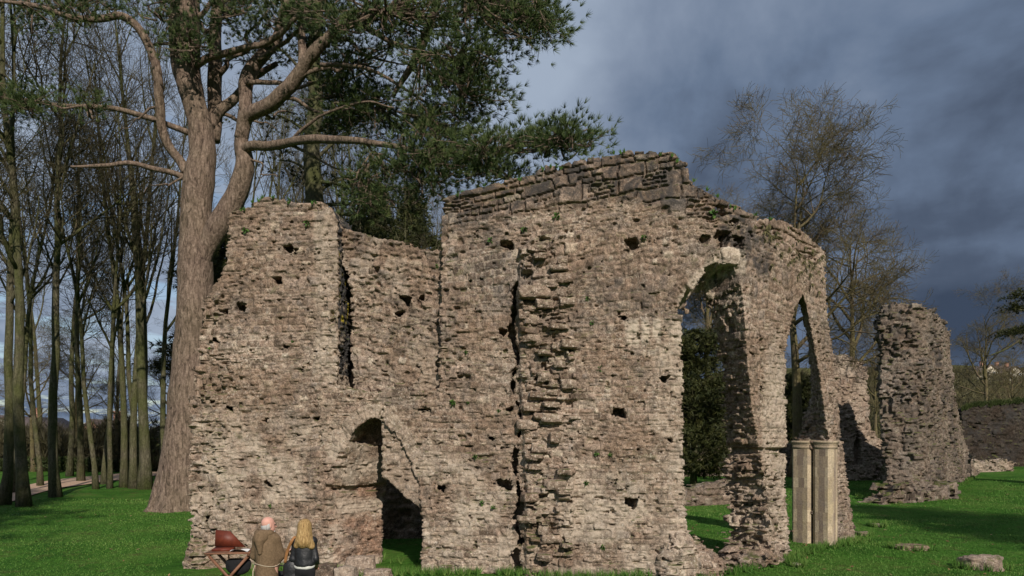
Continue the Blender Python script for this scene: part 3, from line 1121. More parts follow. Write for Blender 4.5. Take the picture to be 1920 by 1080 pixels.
ui0, _ = INF.uz(700, 800)
ui1, _ = INF.uz(815, 800)
build_wall('doorway_infill', INF, (ui0, ui1), (-0.2, 0.75), (1.0, 4.2), base_inf, make_pattern(31, rough=0.6, zones=lambda u, w, z: {'pale': 0.35 + 0 * u}), M['stone'], rp)


REAR = Path([(-6.2, 18.6), (3.0, 19.2)], bend=0.3)
P_REAR = [(500, 1180), (500, 790), (900, 800), (1200, 820), (1200, 1180)]
build_wall('rear_wall', REAR, (-.5, 8.8), (-0.3, .95), (-0.5, 4.2), lambda U2, Z2, W: ext(sd_poly(REAR.poly(P_REAR), U2, Z2), W, 0, 0.7), make_pattern(37, rows=(.07, .14), L=(.14, .4)), M['stone'], rp, 0.05)


# ------------------------------------------------------------------ dressed shafts and keystone of the arcade
def prism_uw(mb, path, poly, z0, z1, grow=0.0, tone=0.5):
    n = len(poly)
    c = np.mean(poly, axis=0)
    V = []
    for z in (z0, z1):
        for p in poly:
            q = c + (np.array(p) - c) * (1 + grow)
            V.append(path.pos(q[0], q[1], z))
    F = [tuple(range(n - 1, -1, -1)), tuple(range(n, 2 * n))] + [(k, (k + 1) % n, n + (k + 1) % n, n + k) for k in range(n)]
    mb.add(np.array(V), F, tone)


def shaft(poly, z0, z1, seed, joint=0.008):
    mb = MB()
    rng = random.Random(seed)
    z = z0
    while z < z1 - 0.02:
        h = min(rng.uniform(0.20, 0.34), z1 - z)
        if z1 - z - h < 0.12:
            h = z1 - z
        for i in range(len(poly)):
            a, b_ = np.array(poly[i]), np.array(poly[(i + 1) % len(poly)])
            wide = np.linalg.norm(b_ - a) > .22
            k0 = rng.uniform(.18, .38)
            cuts = [0, k0, 1 - rng.uniform(.18, .38), 1] if wide else [0, 1]
            for q in range(len(cuts) - 1):
                p0, p1 = a + (b_ - a) * cuts[q], a + (b_ - a) * cuts[q + 1]
                V_ = [MAIN.pos(p0[0], p0[1], z), MAIN.pos(p1[0], p1[1], z), MAIN.pos(p1[0], p1[1], z + h), MAIN.pos(p0[0], p0[1], z + h)]
                mid_panel = wide and q == 1
                mb.add(np.array(V_), [(0, 1, 2, 3)], rng.uniform(.0, .3) if mid_panel else rng.uniform(.45, .95))
        z += h
    return mb


uJ, _ = MAIN.uz(1561, 950)
zg = float(gh(8.9, 19.3)) - 0.12
_, zc = MAIN.uz(1555, 830)
oct1 = [(uJ + .14, -.06), (uJ - .14, -.06), (uJ - .22, .02), (uJ - .22, .34), (uJ - .16, .42), (uJ + .14, .42)]
oct2 = [(uJ + .14, .47), (uJ - .17, .47), (uJ - .24, .53), (uJ - .24, .90), (uJ - .20, .95), (uJ + .14, .95)]
for k, oc in enumerate((oct1, oct2)):
    sh = shaft(oc, zg, zc - 0.16, 3 + k).build('pier_shaft', M['ashlar'], rp, False)
    mb = MB()
    prism_uw(mb, MAIN, oc, zc - .16, zc - .06, .02, .5)
    prism_uw(mb, MAIN, oc, zc - .06, zc - .02, .06, .6)
    prism_uw(mb, MAIN, oc, zc - .02, zc + .05, .12, .6)
    mb.build('capital', M['ashlar'], rp, False)


def rock_mesh(size, seed, n=14, rough=0.22):
    """an irregular quarried block: a subdivided cube pushed about by noise"""
    sx, sy, sz = size
    V, idx = [], {}
    F = []

    def vid(p):
        k = tuple(np.round(p, 5))
        if k not in idx:
            idx[k] = len(V)
            V.append(p)
        return idx[k]
    g = np.linspace(-1, 1, n)
    for ax in range(3):
        for s in (-1, 1):
            for i in range(n - 1):
                for j in range(n - 1):
                    q = []
                    for (a, b) in ((0, 0), (1, 0), (1, 1), (0, 1)):
                        p = [0, 0, 0]
                        p[ax] = s
                        p[(ax + 1) % 3] = g[i + a]
                        p[(ax + 2) % 3] = g[j + b]
                        q.append(vid(tuple(p)))
                    F.append(q if s > 0 else q[::-1])
    V = np.array(V)
    r = np.linalg.norm(V, axis=1, keepdims=True)
    V = V * (0.72 + 0.28 / np.maximum(r, 1) * 1.25)
    d = fbm(V[:, 0] * 1.3 + seed, V[:, 1] * 1.3, V[:, 2] * 1.3, seed, 3)[:, None]
    d2 = fbm(V[:, 0] * 4 + seed, V[:, 1] * 4, V[:, 2] * 4, seed + 5, 2)[:, None]
    V = V * (1 + d * rough * 1.6 + d2 * rough * 0.5)
    return V * np.array([sx, sy, sz]) / 2, np.array(F)


def rock(name, loc, size, rz, mat, seed, parent=None, tone=0.5, pale=0.1, dark=0.0, rough=0.22, n=14, rx=0.0):
    V, F = rock_mesh(size, seed, n, rough)
    nv = len(V)
    tn = np.clip(tone + 0.25 * fbm(V[:, 0] * 6, V[:, 1] * 6, V[:, 2] * 6, seed, 2), 0, 1)
    o = new_mesh(name, V, F, 4, True, (mat,), {'tone': tn, 'joint': np.zeros(nv), 'dark': np.full(nv, dark), 'pale': np.full(nv, pale)}, parent)
    o.location = loc
    o.rotation_euler = (rx, 0, rz)
    return o


uk, zk = MAIN.uz(1371, 484)
pk = MAIN.pos(np.array([uk]), np.array([0.15]), np.array([zk + .05]))[0]
rock('keystone', tuple(pk), (.44, .32, .34), float(np.interp(uk, MAIN.U, MAIN.th)), M['stone'], 5, None, .95, .6, 0, .2)
ks = bpy.data.objects['keystone']
ks.parent = rp
for k, (px, py, w_, sz) in enumerate(((1000, 552, .02, (.62, .42, .26)), (1024, 536, .06, (.50, .36, .16)), (1018, 574, .03, (.34, .36, .17)), (985, 592, .05, (.22, .3, .2)), (1008, 470, .06, (.36, .3, .14)), (1045, 652, .05, (.24, .3, .18)), (1000, 640, .06, (.28, .3, .24)))):
    u_, z_ = MAIN.uz(px, py)
    p_ = MAIN.pos(np.array([u_]), np.array([w_ - .13]), np.array([z_]))[0]
    rock('projecting_stone', tuple(p_), sz, random.Random(k).uniform(-.25, .25), M['stone'], 20 + k, rp, .45 + .1 * (k % 3), .15, 0, .2)
rs = random.Random(77)
for k in range(34):                          # torn bonding stones down the scar of the lost cross wall
    py = 480 + k * 17 + rs.uniform(-8, 8)
    px = rs.uniform(986, 1066)
    sz = (rs.uniform(.20, .46), rs.uniform(.26, .40), rs.uniform(.10, .22))
    u_, z_ = MAIN.uz(px, py)
    p_ = MAIN.pos(np.array([u_]), np.array([rs.uniform(-.16, -.04)]), np.array([z_]))[0]
    rock('projecting_stone', tuple(p_), sz, rs.uniform(-.35, .35), M['stone'], 40 + k, rp, rs.uniform(.3, .7), rs.uniform(0, .35), 0, .2, 10, rs.uniform(-.15, .15))
ruin_loc = Vector((0, 14.5, 0))
for ch in rp.children:                       # parts are built in world coordinates: take the thing's own base back out
    ch.location = Vector(ch.location) - ruin_loc

# ------------------------------------------------------------------ the other pieces of the ruin
def wall_thing(name, pathpts, poly, thick, mat, label, cat, seed, bend=0.5, h=0.045, zr=(-0.6, 9), zones=None, rough=1.6, rows=(.09, .2), L=(.16, .42), extra_holes=(), ur=None, kind=None, prot=0.03):
    pth = Path(pathpts, bend=bend)
    P = pth.poly(poly)

    def base(U2, Z2, W):
        F = ext(sd_poly(P, U2, Z2), W, 0, thick)
        for hp in extra_holes:
            dd = sd_poly(pth.poly(hp), U2, Z2)
            m = W < thick * 0.55
            F[:, m, :] = np.maximum(F[:, m, :], -np.broadcast_to(dd[:, None, :], F[:, m, :].shape))
        return F
    u0, u1 = P[:, 0].min() - 0.4, P[:, 0].max() + 0.4
    zt = P[:, 1].max() + 0.5
    zb = max(zr[0], P[:, 1].min() - 0.3)
    o = build_wall(name, pth, (u0, u1), (-0.45, thick + 0.45), (zb, zt), base, make_pattern(seed, rows, L, rough, zones, prot), mat, None, h)
    tag(o, label, cat, kind=kind)
    return o


def rough_zone(r, dark=0.3, pale=0.15):
    def f(u, w, z):
        n = fbm(u * .9, w * .9, z * .9, 61, 3)
        return {'rough': np.clip(r * (0.6 + n), 0, 1.2), 'dark': np.clip(dark * (0.5 + 1.6 * n), 0, 1), 'pale': np.clip(pale * (0.5 - 1.6 * n), 0, 1), 'cop': 0 * u}
    return f


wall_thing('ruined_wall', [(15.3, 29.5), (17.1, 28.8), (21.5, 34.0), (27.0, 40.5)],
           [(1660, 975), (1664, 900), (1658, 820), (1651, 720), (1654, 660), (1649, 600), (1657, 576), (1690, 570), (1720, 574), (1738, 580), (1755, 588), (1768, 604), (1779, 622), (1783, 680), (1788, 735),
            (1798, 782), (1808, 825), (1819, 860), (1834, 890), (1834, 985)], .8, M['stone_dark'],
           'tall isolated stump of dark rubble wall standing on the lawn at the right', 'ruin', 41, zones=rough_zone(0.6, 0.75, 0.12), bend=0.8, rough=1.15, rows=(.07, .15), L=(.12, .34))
wall_thing('rubble_footing', [(11.9, 25.6), (15.2, 27.7), (18.6, 29.2)],
           [(1604, 985), (1606, 958), (1628, 955), (1650, 950), (1672, 934), (1690, 912), (1720, 925), (1750, 918), (1785, 908), (1800, 905), (1800, 985)], 0.9, M['stone_dark'],
           'low broken rubble footing at the foot of the tall isolated wall stump', 'ruin', 43, zones=rough_zone(0.9, 0.2, 0.1), bend=0.4)
wall_thing('ruined_wall', [(16.2, 38.2), (20.8, 39.0)],
           [(1555, 905), (1555, 668), (1585, 664), (1600, 672), (1622, 678), (1626, 730), (1629, 760), (1632, 806), (1648, 822), (1668, 834), (1672, 905)], 0.9, M['stone'],
           'far gable fragment with a pointed niche seen just right of the arcade', 'ruin', 47, zones=rough_zone(0.4, 0.1, 0.5), rough=1.2, h=0.04, extra_holes=[[(1600, 872), (1600, 830), (1607, 803), (1615, 830), (1617, 872)]])
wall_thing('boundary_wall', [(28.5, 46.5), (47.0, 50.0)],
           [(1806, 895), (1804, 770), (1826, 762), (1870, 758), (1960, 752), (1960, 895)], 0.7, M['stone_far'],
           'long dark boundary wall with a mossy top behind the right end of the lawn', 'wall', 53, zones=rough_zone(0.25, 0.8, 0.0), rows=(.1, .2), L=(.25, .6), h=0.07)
wall_thing('stone_stub', [(27.3, 42.4), (31.5, 43.5)],
           [(1826, 895), (1828, 862), (1840, 868), (1868, 866), (1885, 862), (1898, 872), (1900, 895)], 0.8, M['stone'],
           'low pale stub of masonry in front of the dark boundary wall', 'ruin', 57, zones=rough_zone(0.5, 0.1, 0.5), h=0.05)
wall_thing('low_wall', [(6.2, 26.6), (10.6, 28.4)],
           [(1230, 960), (1230, 926), (1290, 917), (1330, 909), (1365, 903), (1440, 897), (1440, 960)], 0.6, M['stone_dark'],
           'low grass topped footing wall crossing the lawn seen through the first arch', 'wall', 59, zones=rough_zone(0.3, 0.2, 0.1), h=0.05)
wall_thing('garden_wall', [(7.0, 43.5), (24.0, 44.5)],
           [(1200, 900), (1200, 834), (1700, 828), (1700, 900)], 0.5, M['stone_dark'],
           'brown garden wall far behind the arches at the back of the lawn', 'wall', 60, zones=rough_zone(0.1, 0.1, 0.3), h=0.07)

# ------------------------------------------------------------------ loose stones
def ground_rock(px, py, size, rz, seed, label, tone=.5, pale=.1, rough=.22, mat='stone', sink=.2, dark=0.0, name='stone_block'):
    sink = sink + .13
    p = ground_at(px, py)
    o = rock(name, (p.x, p.y, p.z + size[2] * (.5 - sink)), size, rz, M[mat], seed, None, tone, pale, dark, rough)
    tag(o, label, 'stone')
    return o


ground_rock(1842, 1068, (.74, .45, .42), -.15, 3, 'pitted pale boulder alone on the grass near the bottom right corner', .55, .25, .26, dark=.35)
ground_rock(1706, 1030, (.72, .4, .16), .1, 4, 'flat reddish slab sunk in the lawn between arcade and boulder', .35, 0, .15)
ground_rock(1615, 1003, (.40, .28, .13), .3, 6, 'small flat pinkish stone touching the foot of the dressed shafts', .6, .1, .2)
ground_rock(1645, 987, (.34, .26, .12), -.4, 7, 'small tan stone on the grass just behind the pinkish one', .5, .1, .2)
ground_rock(1494, 1060, (.20, .16, .07), .4, 8, 'tiny pale chip of stone beside the foot of the middle pier', .95, .5, .2)
ground_rock(1322, 936, (.22, .18, .1), .4, 10, 'tiny white stone on the lawn seen through the first arch', .95, .7, .2)
ground_rock(608, 1100, (.42, .4, .50), .1, 12, 'dark grey upright block leaning on the wall behind the woman', .15, 0, .14, dark=.6, sink=.05)
ground_rock(648, 1100, (.36, .36, .46), -.05, 13, 'pale squared upright block left of the doorway sill', .8, .45, .10, sink=.05)
ground_rock(708, 1102, (.52, .4, .42), .05, 14, 'broad low tan block on the doorway threshold', .5, .25, .14, sink=.05)
ground_rock(676, 1080, (.60, .3, .50), .05, 16, 'pinkish flat topped block behind the squared one at the doorway', .55, .3, .12, sink=.05)

# ------------------------------------------------------------------ small weeds rooted in the walls
def leaf_clump(seed, n=26, r=.12, mat='fern', flat=0.5):
    rng = np.random.RandomState(seed)
    mb = MB()
    for k in range(n):
        d = rng.normal(size=3)
        d[1] = -abs(d[1]) * 0.8
        d /= np.linalg.norm(d)
        L = r * rng.uniform(.5, 1.1)
        s = np.cross(d, rng.normal(size=3))
        s /= np.linalg.norm(s)
        b = d * L * 0.15
        w = L * .28
        mb.add([b, b + d * L * .5 + s * w, b + d * L + np.array([0, 0, -L * .25]), b + d * L * .5 - s * w], [(0, 1, 2, 3)], rng.rand())
    return mb


WEEDS = [(850, 755, .16), (892, 855, .11), (905, 942, .10), (925, 950, .11), (875, 660, .10), (1125, 690, .12), (1130, 1025, .13), (1100, 905, .11), (1118, 850, .09), (1145, 852, .10), (1102, 560, .10),
         (1110, 605, .10), (1208, 445, .14), (576, 418, .13), (460, 432, .12), (820, 500, .10), (550, 640, .08), (920, 450, .12), (982, 430, .14), (1045, 405, .16), (1338, 400, .16), (1046, 1015, .09), (508, 948, .08), (395, 655, .10), (878, 755, .08), (936, 770, .09)]
wlabel = 'small green weed tuft rooted in a joint of the big ruin'
wm = [leaf_clump(200 + k).build('leaves_mesh', M['fern'], None, False) for k in range(3)]
protos = [o.data for o in wm]
for o in wm:
    bpy.data.objects.remove(o)
for k, (px, py, s) in enumerate(WEEDS):
    u, z = MAIN.uz(px, py)
    p = MAIN.pos(np.array([u]), np.array([-.02]), np.array([z]))[0]
    o = bpy.data.objects.new('wall_weed', protos[k % 3])
    COL.objects.link(o)
    o.location = p
    o.scale = (s / .20,) * 3
    o.rotation_euler = (0, random.Random(k).uniform(-1, 1), random.Random(k + 9).uniform(-.4, .4))
    tag(o, wlabel, 'weed', 'weeds rooted in the walls of the ruin')

# dry tufts hanging from the top of the arcade
def tuft_strip(path, pxs, n, seed, mat, name, label, hang=True, size=.15, group=None):
    rng = np.random.RandomState(seed)
    mb = MB()
    for k in range(n):
        px, py = pxs(rng)
        u, z = path.uz(px, py)
        p = path.pos(np.array([u]), np.array([rng.uniform(-.08, .02)]), np.array([z]))[0]
        for b in range(9):
            d = np.array([rng.normal() * .5, -abs(rng.normal()) * .5, -1.0 if hang else 1.0])
            d /= np.linalg.norm(d)
            L = size * rng.uniform(.4, 1.2)
            s = np.array([1, rng.normal() * .3, 0.]) * .018
            mb.add([p - s, p + s, p + d * L], [(0, 1, 2)], rng.rand())
    o = mb.build(name, M[mat], None, False)
    tag(o, label, 'weeds', kind='stuff', group=group)
    return o


def arc_top(rng):
    t = rng.rand()
    px = 1415 + t * 125
    top = 405 + (px - 1415) * .55
    return px, top + abs(rng.normal()) * 38 + 4


tuft_strip(MAIN, arc_top, 55, 3, 'tuft', 'moss_tufts', 'dry brown moss tufts hanging below the top of the arcade wall')


def top_line(rng):
    L_ = [(450, 394), (492, 373), (600, 380), (868, 361), (930, 346), (1010, 322), (1100, 298), (1180, 285), (1262, 289), (1300, 345), (1372, 386), (1440, 410), (1500, 434)]
    px = rng.uniform(450, 1500)
    while 615 < px < 850:
        px = rng.uniform(450, 1500)
    return px, float(np.interp(px, [q[0] for q in L_], [q[1] for q in L_])) + rng.uniform(0, 8)


tuft_strip(MAIN, top_line, 36, 13, 'fern', 'wall_top_weeds', 'small weeds and grass sprouting along the broken top of the ruin', False, .10)

# ------------------------------------------------------------------ bare trees
def grow(rng, p, d, L, r, lev, PR, out):
    pr = PR[lev]
    n = max(3, int(pr['n']))
    pts, rad = [p], [r]
    seg = L / n
    for i in range(n):
        d = d + rng.normal(size=3) * pr['wig'] + np.array([0, 0, pr['up']])
        d = d / np.linalg.norm(d)
        p = p + d * seg
        pts.append(p)
        rad.append(max(pr.get('rmin', .006), r * (1 - (1 - pr['taper']) * (i + 1) / n)))
    out.append((lev, np.array(pts), np.array(rad)))
    if lev + 1 >= len(PR):
        return
    nx_ = PR[lev + 1]
    m = int(rng.uniform(.75, 1.25) * nx_['count'] * (L / pr['len']) ** 0.6 + .5)
    for k in range(m):
        t = nx_['t0'] + (1 - nx_['t0']) * (k + rng.rand()) / m
        f = t * n
        i = min(int(f), n - 1)
        q = pts[i] + (pts[i + 1] - pts[i]) * (f - i)
        dd = pts[i + 1] - pts[i]
        dd = dd / np.linalg.norm(dd)
        side = np.cross(dd, rng.normal(size=3))
        side /= np.linalg.norm(side) + 1e-9
        a = math.radians(nx_['ang'] * rng.uniform(.7, 1.3))
        nd = dd * math.cos(a) + side * math.sin(a)
        Lc = nx_['len'] * rng.uniform(.6, 1.25) * (1.0 - nx_.get('fall', .45) * t)
        rc = min(rad[i] * .75, nx_['rad'] * (Lc / nx_['len']) ** .8)
        grow(rng, q, nd, Lc, rc, lev + 1, PR, out)


def skel_parts(out, split=2, kk=(9, 6, 4, 3, 3, 3)):
    a, b = MB(), MB()
    for lev, pts, rad in out:
        (a if lev < split else b).tube(pts, rad, kk[lev], lev < 2, .5)
    return a, b


WOOD = [dict(n=14, len=22, taper=.18, wig=.045, up=.02),
        dict(n=7, len=7.0, rad=.10, count=12, ang=38, t0=.36, taper=.2, wig=.10, up=.085, fall=.5),
        dict(n=5, len=2.9, rad=.040, count=9, ang=42, t0=.15, taper=.25, wig=.13, up=.05),
        dict(n=4, len=1.7, rad=.022, count=7, ang=42, t0=.15, taper=.4, wig=.16, up=.04),
        dict(n=3, len=.95, rad=.013, count=6, ang=42, t0=.12, taper=.5, wig=.16, up=.03, rmin=.007)]
SPREAD = [dict(n=14, len=17, taper=.03, wig=.05, up=.02),
          dict(n=9, len=6.6, rad=.13, count=17, ang=46, t0=.36, taper=.14, wig=.15, up=.05, fall=.25),
          dict(n=6, len=3.6, rad=.055, count=11, ang=50, t0=.22, taper=.25, wig=.17, up=.02),
          dict(n=4, len=1.7, rad=.022, count=10, ang=46, t0=.15, taper=.35, wig=.20, up=.0),
          dict(n=3, len=.95, rad=.013, count=13, ang=46, t0=.08, taper=.5, wig=.22, up=-.02, rmin=.008)]
CLUMP = [dict(n=14, len=24, taper=.15, wig=.03, up=.03),
         dict(n=8, len=8.5, rad=.085, count=8, ang=26, t0=.36, taper=.2, wig=.06, up=.10, fall=.5),
         dict(n=5, len=3.0, rad=.035, count=6, ang=32, t0=.12, taper=.25, wig=.1, up=.08),
         dict(n=4, len=1.7, rad=.021, count=8, ang=36, t0=.15, taper=.4, wig=.13, up=.05),
         dict(n=3, len=.95, rad=.013, count=6, ang=36, t0=.12, taper=.5, wig=.14, up=.04, rmin=.007)]


SPREAD2 = [dict(q) for q in SPREAD]
SPREAD2[2]['count'] = 8
SPREAD2[3]['count'] = 8
SPREAD2[4]['count'] = 9


def make_bare(name, PR, seed, height, rad, barkT, barkC, lean=(0, 0), stems=1, split=2):
    rng = np.random.RandomState(seed)
    out = []
    sc = height / (PR[0]['len'] * 1.12)
    for s in range(stems):
        d = np.array([lean[0] + (rng.normal() * .10 if stems > 1 else 0), lean[1] + (rng.normal() * .08 if stems > 1 else 0), 1.0])
        p = np.array([rng.normal() * .35 if stems > 1 else 0, rng.normal() * .35 if stems > 1 else 0, -.3])
        grow(rng, p, d / np.linalg.norm(d), PR[0]['len'], rad / sc * (1 if s == 0 else rng.uniform(.6, .9)), 0, PR, out)
    out = [(l, p_ * sc, r_ * (sc if l < 3 else max(sc, .8))) for l, p_, r_ in out]
    # root flare
    for idx_, (l, p_, r_) in enumerate(out):
        if l == 0:
            r2 = r_.copy()
            r2[0] *= 1.45
            out[idx_] = (l, p_, r2)
    a, b = skel_parts(out, split)
    root = empty(name)
    a.build('trunk', barkT, root)
    b.build('crown', barkC, root)
    return root


def place_bare(proto, used, px, py, label, group, rz, sc, cat='tree', Y=None):
    p = ground_at(px, py) if Y is None else None
    if Y is not None:
        q = at(px, py, Y)
        p = Vector((q.x, Y, float(gh(q.x, Y))))
    o = proto if not used.get(proto.name) else copy_tree(proto)
    used[proto.name] = True
    o.location = p
    o.rotation_euler = (0, 0, rz)
    o.scale = (sc, sc, sc)
    tag(o, label, cat, group)
    return o


used = {}
pA = make_bare('bare_tree', WOOD, 3, 25, .205, M['mossy_bark'], M['twig_bark'], (.03, 0))
pB = make_bare('bare_tree', WOOD, 8, 26, .215, M['mossy_bark'], M['twig_bark'], (-.02, .02))
pC = make_bare('bare_tree', CLUMP, 5, 26, .19, M['mossy_bark'], M['twig_bark'])
pD = make_bare('bare_tree', CLUMP, 15, 26, .27, M['mossy_bark'], M['twig_bark'], (.02, 0), 2)
WOODS = [dict(q) for q in WOOD]
WOODS[1]['count'] = 9
WOODS[2]['count'] = 7
WOODS[3]['count'] = 6
pE = make_bare('bare_tree', WOODS, 21, 22, .13, M['mossy_bark'], M['twig_bark'], (-.05, 0))
g1 = 'bare trees of the wood on the left'
LEFT = [(pA, 6, 947, 'leaning mossy bare tree at the very left edge of the photo', .2, .95),
        (pB, 46, 950, 'forked bare tree nearest the left edge of the lawn', 1.1, 1.0),
        (pA, 105, 932, 'straight bare tree standing right of the forked one beside the path', 2.6, 1.05),
        (pE, 180, 917, 'thin bare tree with slim trunk where the gravel path fades out', .6, 1.0),
        (pE, 206, 916, 'slender curved bare trunk left of the dense clump', 2.2, .95),
        (pC, 232, 914, 'upright mossy bare tree at the left of the dense clump', .4, .95),
        (pC, 250, 916, 'upright mossy bare tree in the middle of the dense clump', 2.9, 1.0),
        (pD, 278, 917, 'thick twin stemmed mossy bare tree next to the big pine', .2, 1.0),
        (pC, 306, 905, 'upright bare tree half hidden by the trunk of the big pine', 4.0, .95),
        (pB, 130, 893, 'bare tree across the gravel path behind the straight one', 4.0, .9),
        (pA, -30, 915, 'bare tree just past the left edge whose twigs reach in', 5.0, 1.0)]
LEFT += [(pE, 26, 925, 'very slim bare trunk between the leaning tree and the forked tree', 3.1, 1.0), (pE, 76, 912, 'very slim bare trunk at the edge of the path left of the straight tree', 1.4, 1.05), (pC, 152, 903, 'slim upright bare tree just across the path', 5.2, .95),
         (pE, 194, 908, 'very slim bare trunk close beside the slender curved one', 4.4, 1.05), (pE, 264, 912, 'very slim bare trunk squeezed inside the dense clump', .9, 1.1)]
for (pr, px, py, lab, rz, sc) in LEFT:
    place_bare(pr, used, px, py, lab, g1, rz, sc)
# second row, farther off
FAR = [(pC, 75, 58, 'far slim bare tree between the forked and the straight one'), 
       (pA, 215, 60, 'far bare tree behind the slender curved trunk'), 
       (pD, 470, 52, 'bare mossy multi stemmed tree above the top of the wall stub'), (pC, 540, 48, 'upright yellow green bare tree rising behind the wall stub'), (pC, 560, 55, 'upright bare tree beside the dark ivy trunk behind the ruin'),
       (pB, 660, 50, 'bare tree above the low part of the ruin wall'), (pA, 730, 56, 'bare tree with fine twigs behind the gap left of the gable'), (pD, 790, 60, 'bare tree close to the left edge of the stone gable'),
       (pB, 420, 64, 'far bare tree seen through the fork of the big pine'), (pD, 625, 46, 'yellow green bare tree just right of the dark brown trunk'), (pC, 690, 44, 'upright bare tree standing behind the low middle of the ruin'), (pE, 750, 43, 'thin bare tree left of the gable edge'), (pA, 840, 62, 'bare tree whose twigs show over the left shoulder of the gable'), (pC, 505, 44, 'upright bare tree behind the left half of the wall stub')]
for k, (pr, px, Y, lab) in enumerate(FAR):
    place_bare(pr, used, px, 850, lab, 'bare trees behind the ruin and path', k * 1.3, 1.05 if Y < 60 else .9, Y=Y)

# the two spreading trees behind the arcade
pR1 = make_bare('spreading_bare_tree', SPREAD, 33, 24.6, .42, M['red_twig'], M['red_twig'], (0, 0))
place_bare(pR1, used, 1490, 800, 'large bare spreading tree with reddish twigs rising behind the arcade', 'spreading bare trees behind the arcade', .8, .86, Y=42)
pR2 = make_bare('spreading_bare_tree', SPREAD2, 44, 21.0, .36, M['red_twig'], M['red_twig'], (.02, 0))
place_bare(pR2, used, 1592, 800, 'second reddish bare tree, lower and right of the large spreading one', 'spreading bare trees behind the arcade', 2.0, .86, Y=44)
for (px, Y, sc, rz, lab) in ((1325, 62, .92, 1.0, 'hazy bare crown just right of the top of the gable'), (1165, 66, 1.02, 2.5, 'bare crown peeping over the top of the stone gable'), (1080, 64, .95, .4, 'bare crown behind the end of the long pine bough'),
                             (1850, 74, .82, 4.1, 'bare tree on the hillside above the dark boundary wall'), (1900, 88, .7, 5.0, 'small bare tree on the hillside at the right edge'),
                             (1640, 72, .62, 3.3, 'low bare tree on the hillside left of the tall wall stump')):
    place_bare(pR1 if sc > .9 else pR2, used, px, 820, lab, 'bare trees on the far hillside', rz, sc, Y=Y)


for k, (px, Y, sc) in enumerate(((62, 50, .50), (142, 53, .55), (218, 52, .42), (322, 50, .5))):
    lab = ('low spreading bare tree between the forked trunk and the straight trunk', 'low spreading bare tree above the path right of the straight trunk', 'low spreading bare tree left of the dense clump of trunks', 'low spreading bare tree beside the foot of the big pine', 'low spreading bare tree at the far left edge')[k]
    place_bare(pR2, used, px, 850, lab, 'low spreading trees under the wood', k * 1.9, sc, Y=Y)


# ------------------------------------------------------------------ needle foliage
def blades(P, D, n, L, w, rng, spread=.7, droop=0.0):
    """n blades at each point of P, pointing about D"""
    m = len(P)
    d = D[:, None, :] + rng.normal(size=(m, n, 3)) * spread
    d[..., 2] -= droop
    d /= np.linalg.norm(d, axis=2, keepdims=True)
    s = np.cross(d, rng.normal(size=(m, n, 3)))
    s /= np.linalg.norm(s, axis=2, keepdims=True) + 1e-9
    l = L * rng.uniform(.6, 1.2, size=(m, n, 1))
    p = P[:, None, :] + d * l * .05
    V = np.stack([p - s * w * .5, p + s * w * .5, p + d * l], 2).reshape(-1, 3)
    F = np.arange(len(V)).reshape(-1, 3)
    tone = np.repeat(np.clip(.5 + rng.normal(size=(m, 1)) * .22 + rng.normal(size=(m, n)) * .12, 0, 1).ravel(), 3)
    return V, F, tone


def catmull(P, k=6):
    P = np.array(P, float)
    Q = np.concatenate([[2 * P[0] - P[1]], P, [2 * P[-1] - P[-2]]])
    out = []
    for i in range(1, len(Q) - 2):
        for t in np.arange(k) / k:
            a, b, c, d = Q[i - 1], Q[i], Q[i + 1], Q[i + 2]
            out.append(.5 * ((2 * b) + (-a + c) * t + (2 * a - 5 * b + 4 * c - d) * t * t + (-a + 3 * b - 3 * c + d) * t ** 3))
    out.append(P[-1])
    return np.array(out)


PINE_Y = 25.0
pine_base = ground_at(332, 955)
PINE_Y = pine_base.y
pine = empty('pine_tree', pine_base)
tag(pine, 'huge old pine with pinkish trunk and twisting limbs behind the ruin', 'tree')


def pine_pt(px, py, dy=0.0):
    return np.array(at(px, py, PINE_Y + dy)) - np.array(pine_base)


def limb(mb, spec, k=10, sub=6, noise=.13):
    """spec: list of (px, py, width px, depth offset)"""
    P = np.array([list(pine_pt(px, py, dy)) + [w] for (px, py, w, dy) in spec])
    C_ = catmull(P, sub)
    pts, wpx = C_[:, :3], C_[:, 3]
    r = wpx / 2 / FPX * (PINE_Y + C_[:, 1]) * 1.0
    pts = pts + np.stack([fbm(pts[:, 0] * .8, pts[:, 1] * .8, pts[:, 2] * .8, 7 + a, 2) for a in range(3)], -1) * noise
    mb.tube(pts, r * (1 + .10 * fbm(pts[:, 0] * 1.4, pts[:, 1], pts[:, 2] * 1.4, 3, 2)), k)
    return pts


tb = MB()
limb(tb, [(325, 985, 125, 0), (332, 955, 96, 0), (343, 880, 80, 0), (350, 780, 72, 0), (357, 680, 68, 0), (364, 590, 66, 0), (367, 510, 62, 0), (368, 430, 56, 0), (373, 340, 54, 0), (380, 275, 48, 0), (374, 220, 42, 0),
          (358, 165, 46, 0), (346, 115, 50, 0), (345, 50, 54, 0), (348, -30, 44, 0), (350, -130, 34, .3), (356, -240, 22, .4), (360, -330, 10, .5)], 22)
rngf = np.random.RandomState(2)
for a in range(7):                                  # root buttresses
    th = a * .9 + .3
    c0 = np.array([math.cos(th) * .9, math.sin(th) * .9, -.25])
    tb.tube([c0 * 1.5, c0 * .9 + [0, 0, .25], np.array([math.cos(th) * .52, math.sin(th) * .52, .95]), np.array([math.cos(th) * .3, math.sin(th) * .3, 2.2])], [.14, .26, .30, .18], 8)
trunk_o = tb.build('trunk', M['pine_bark'], pine)

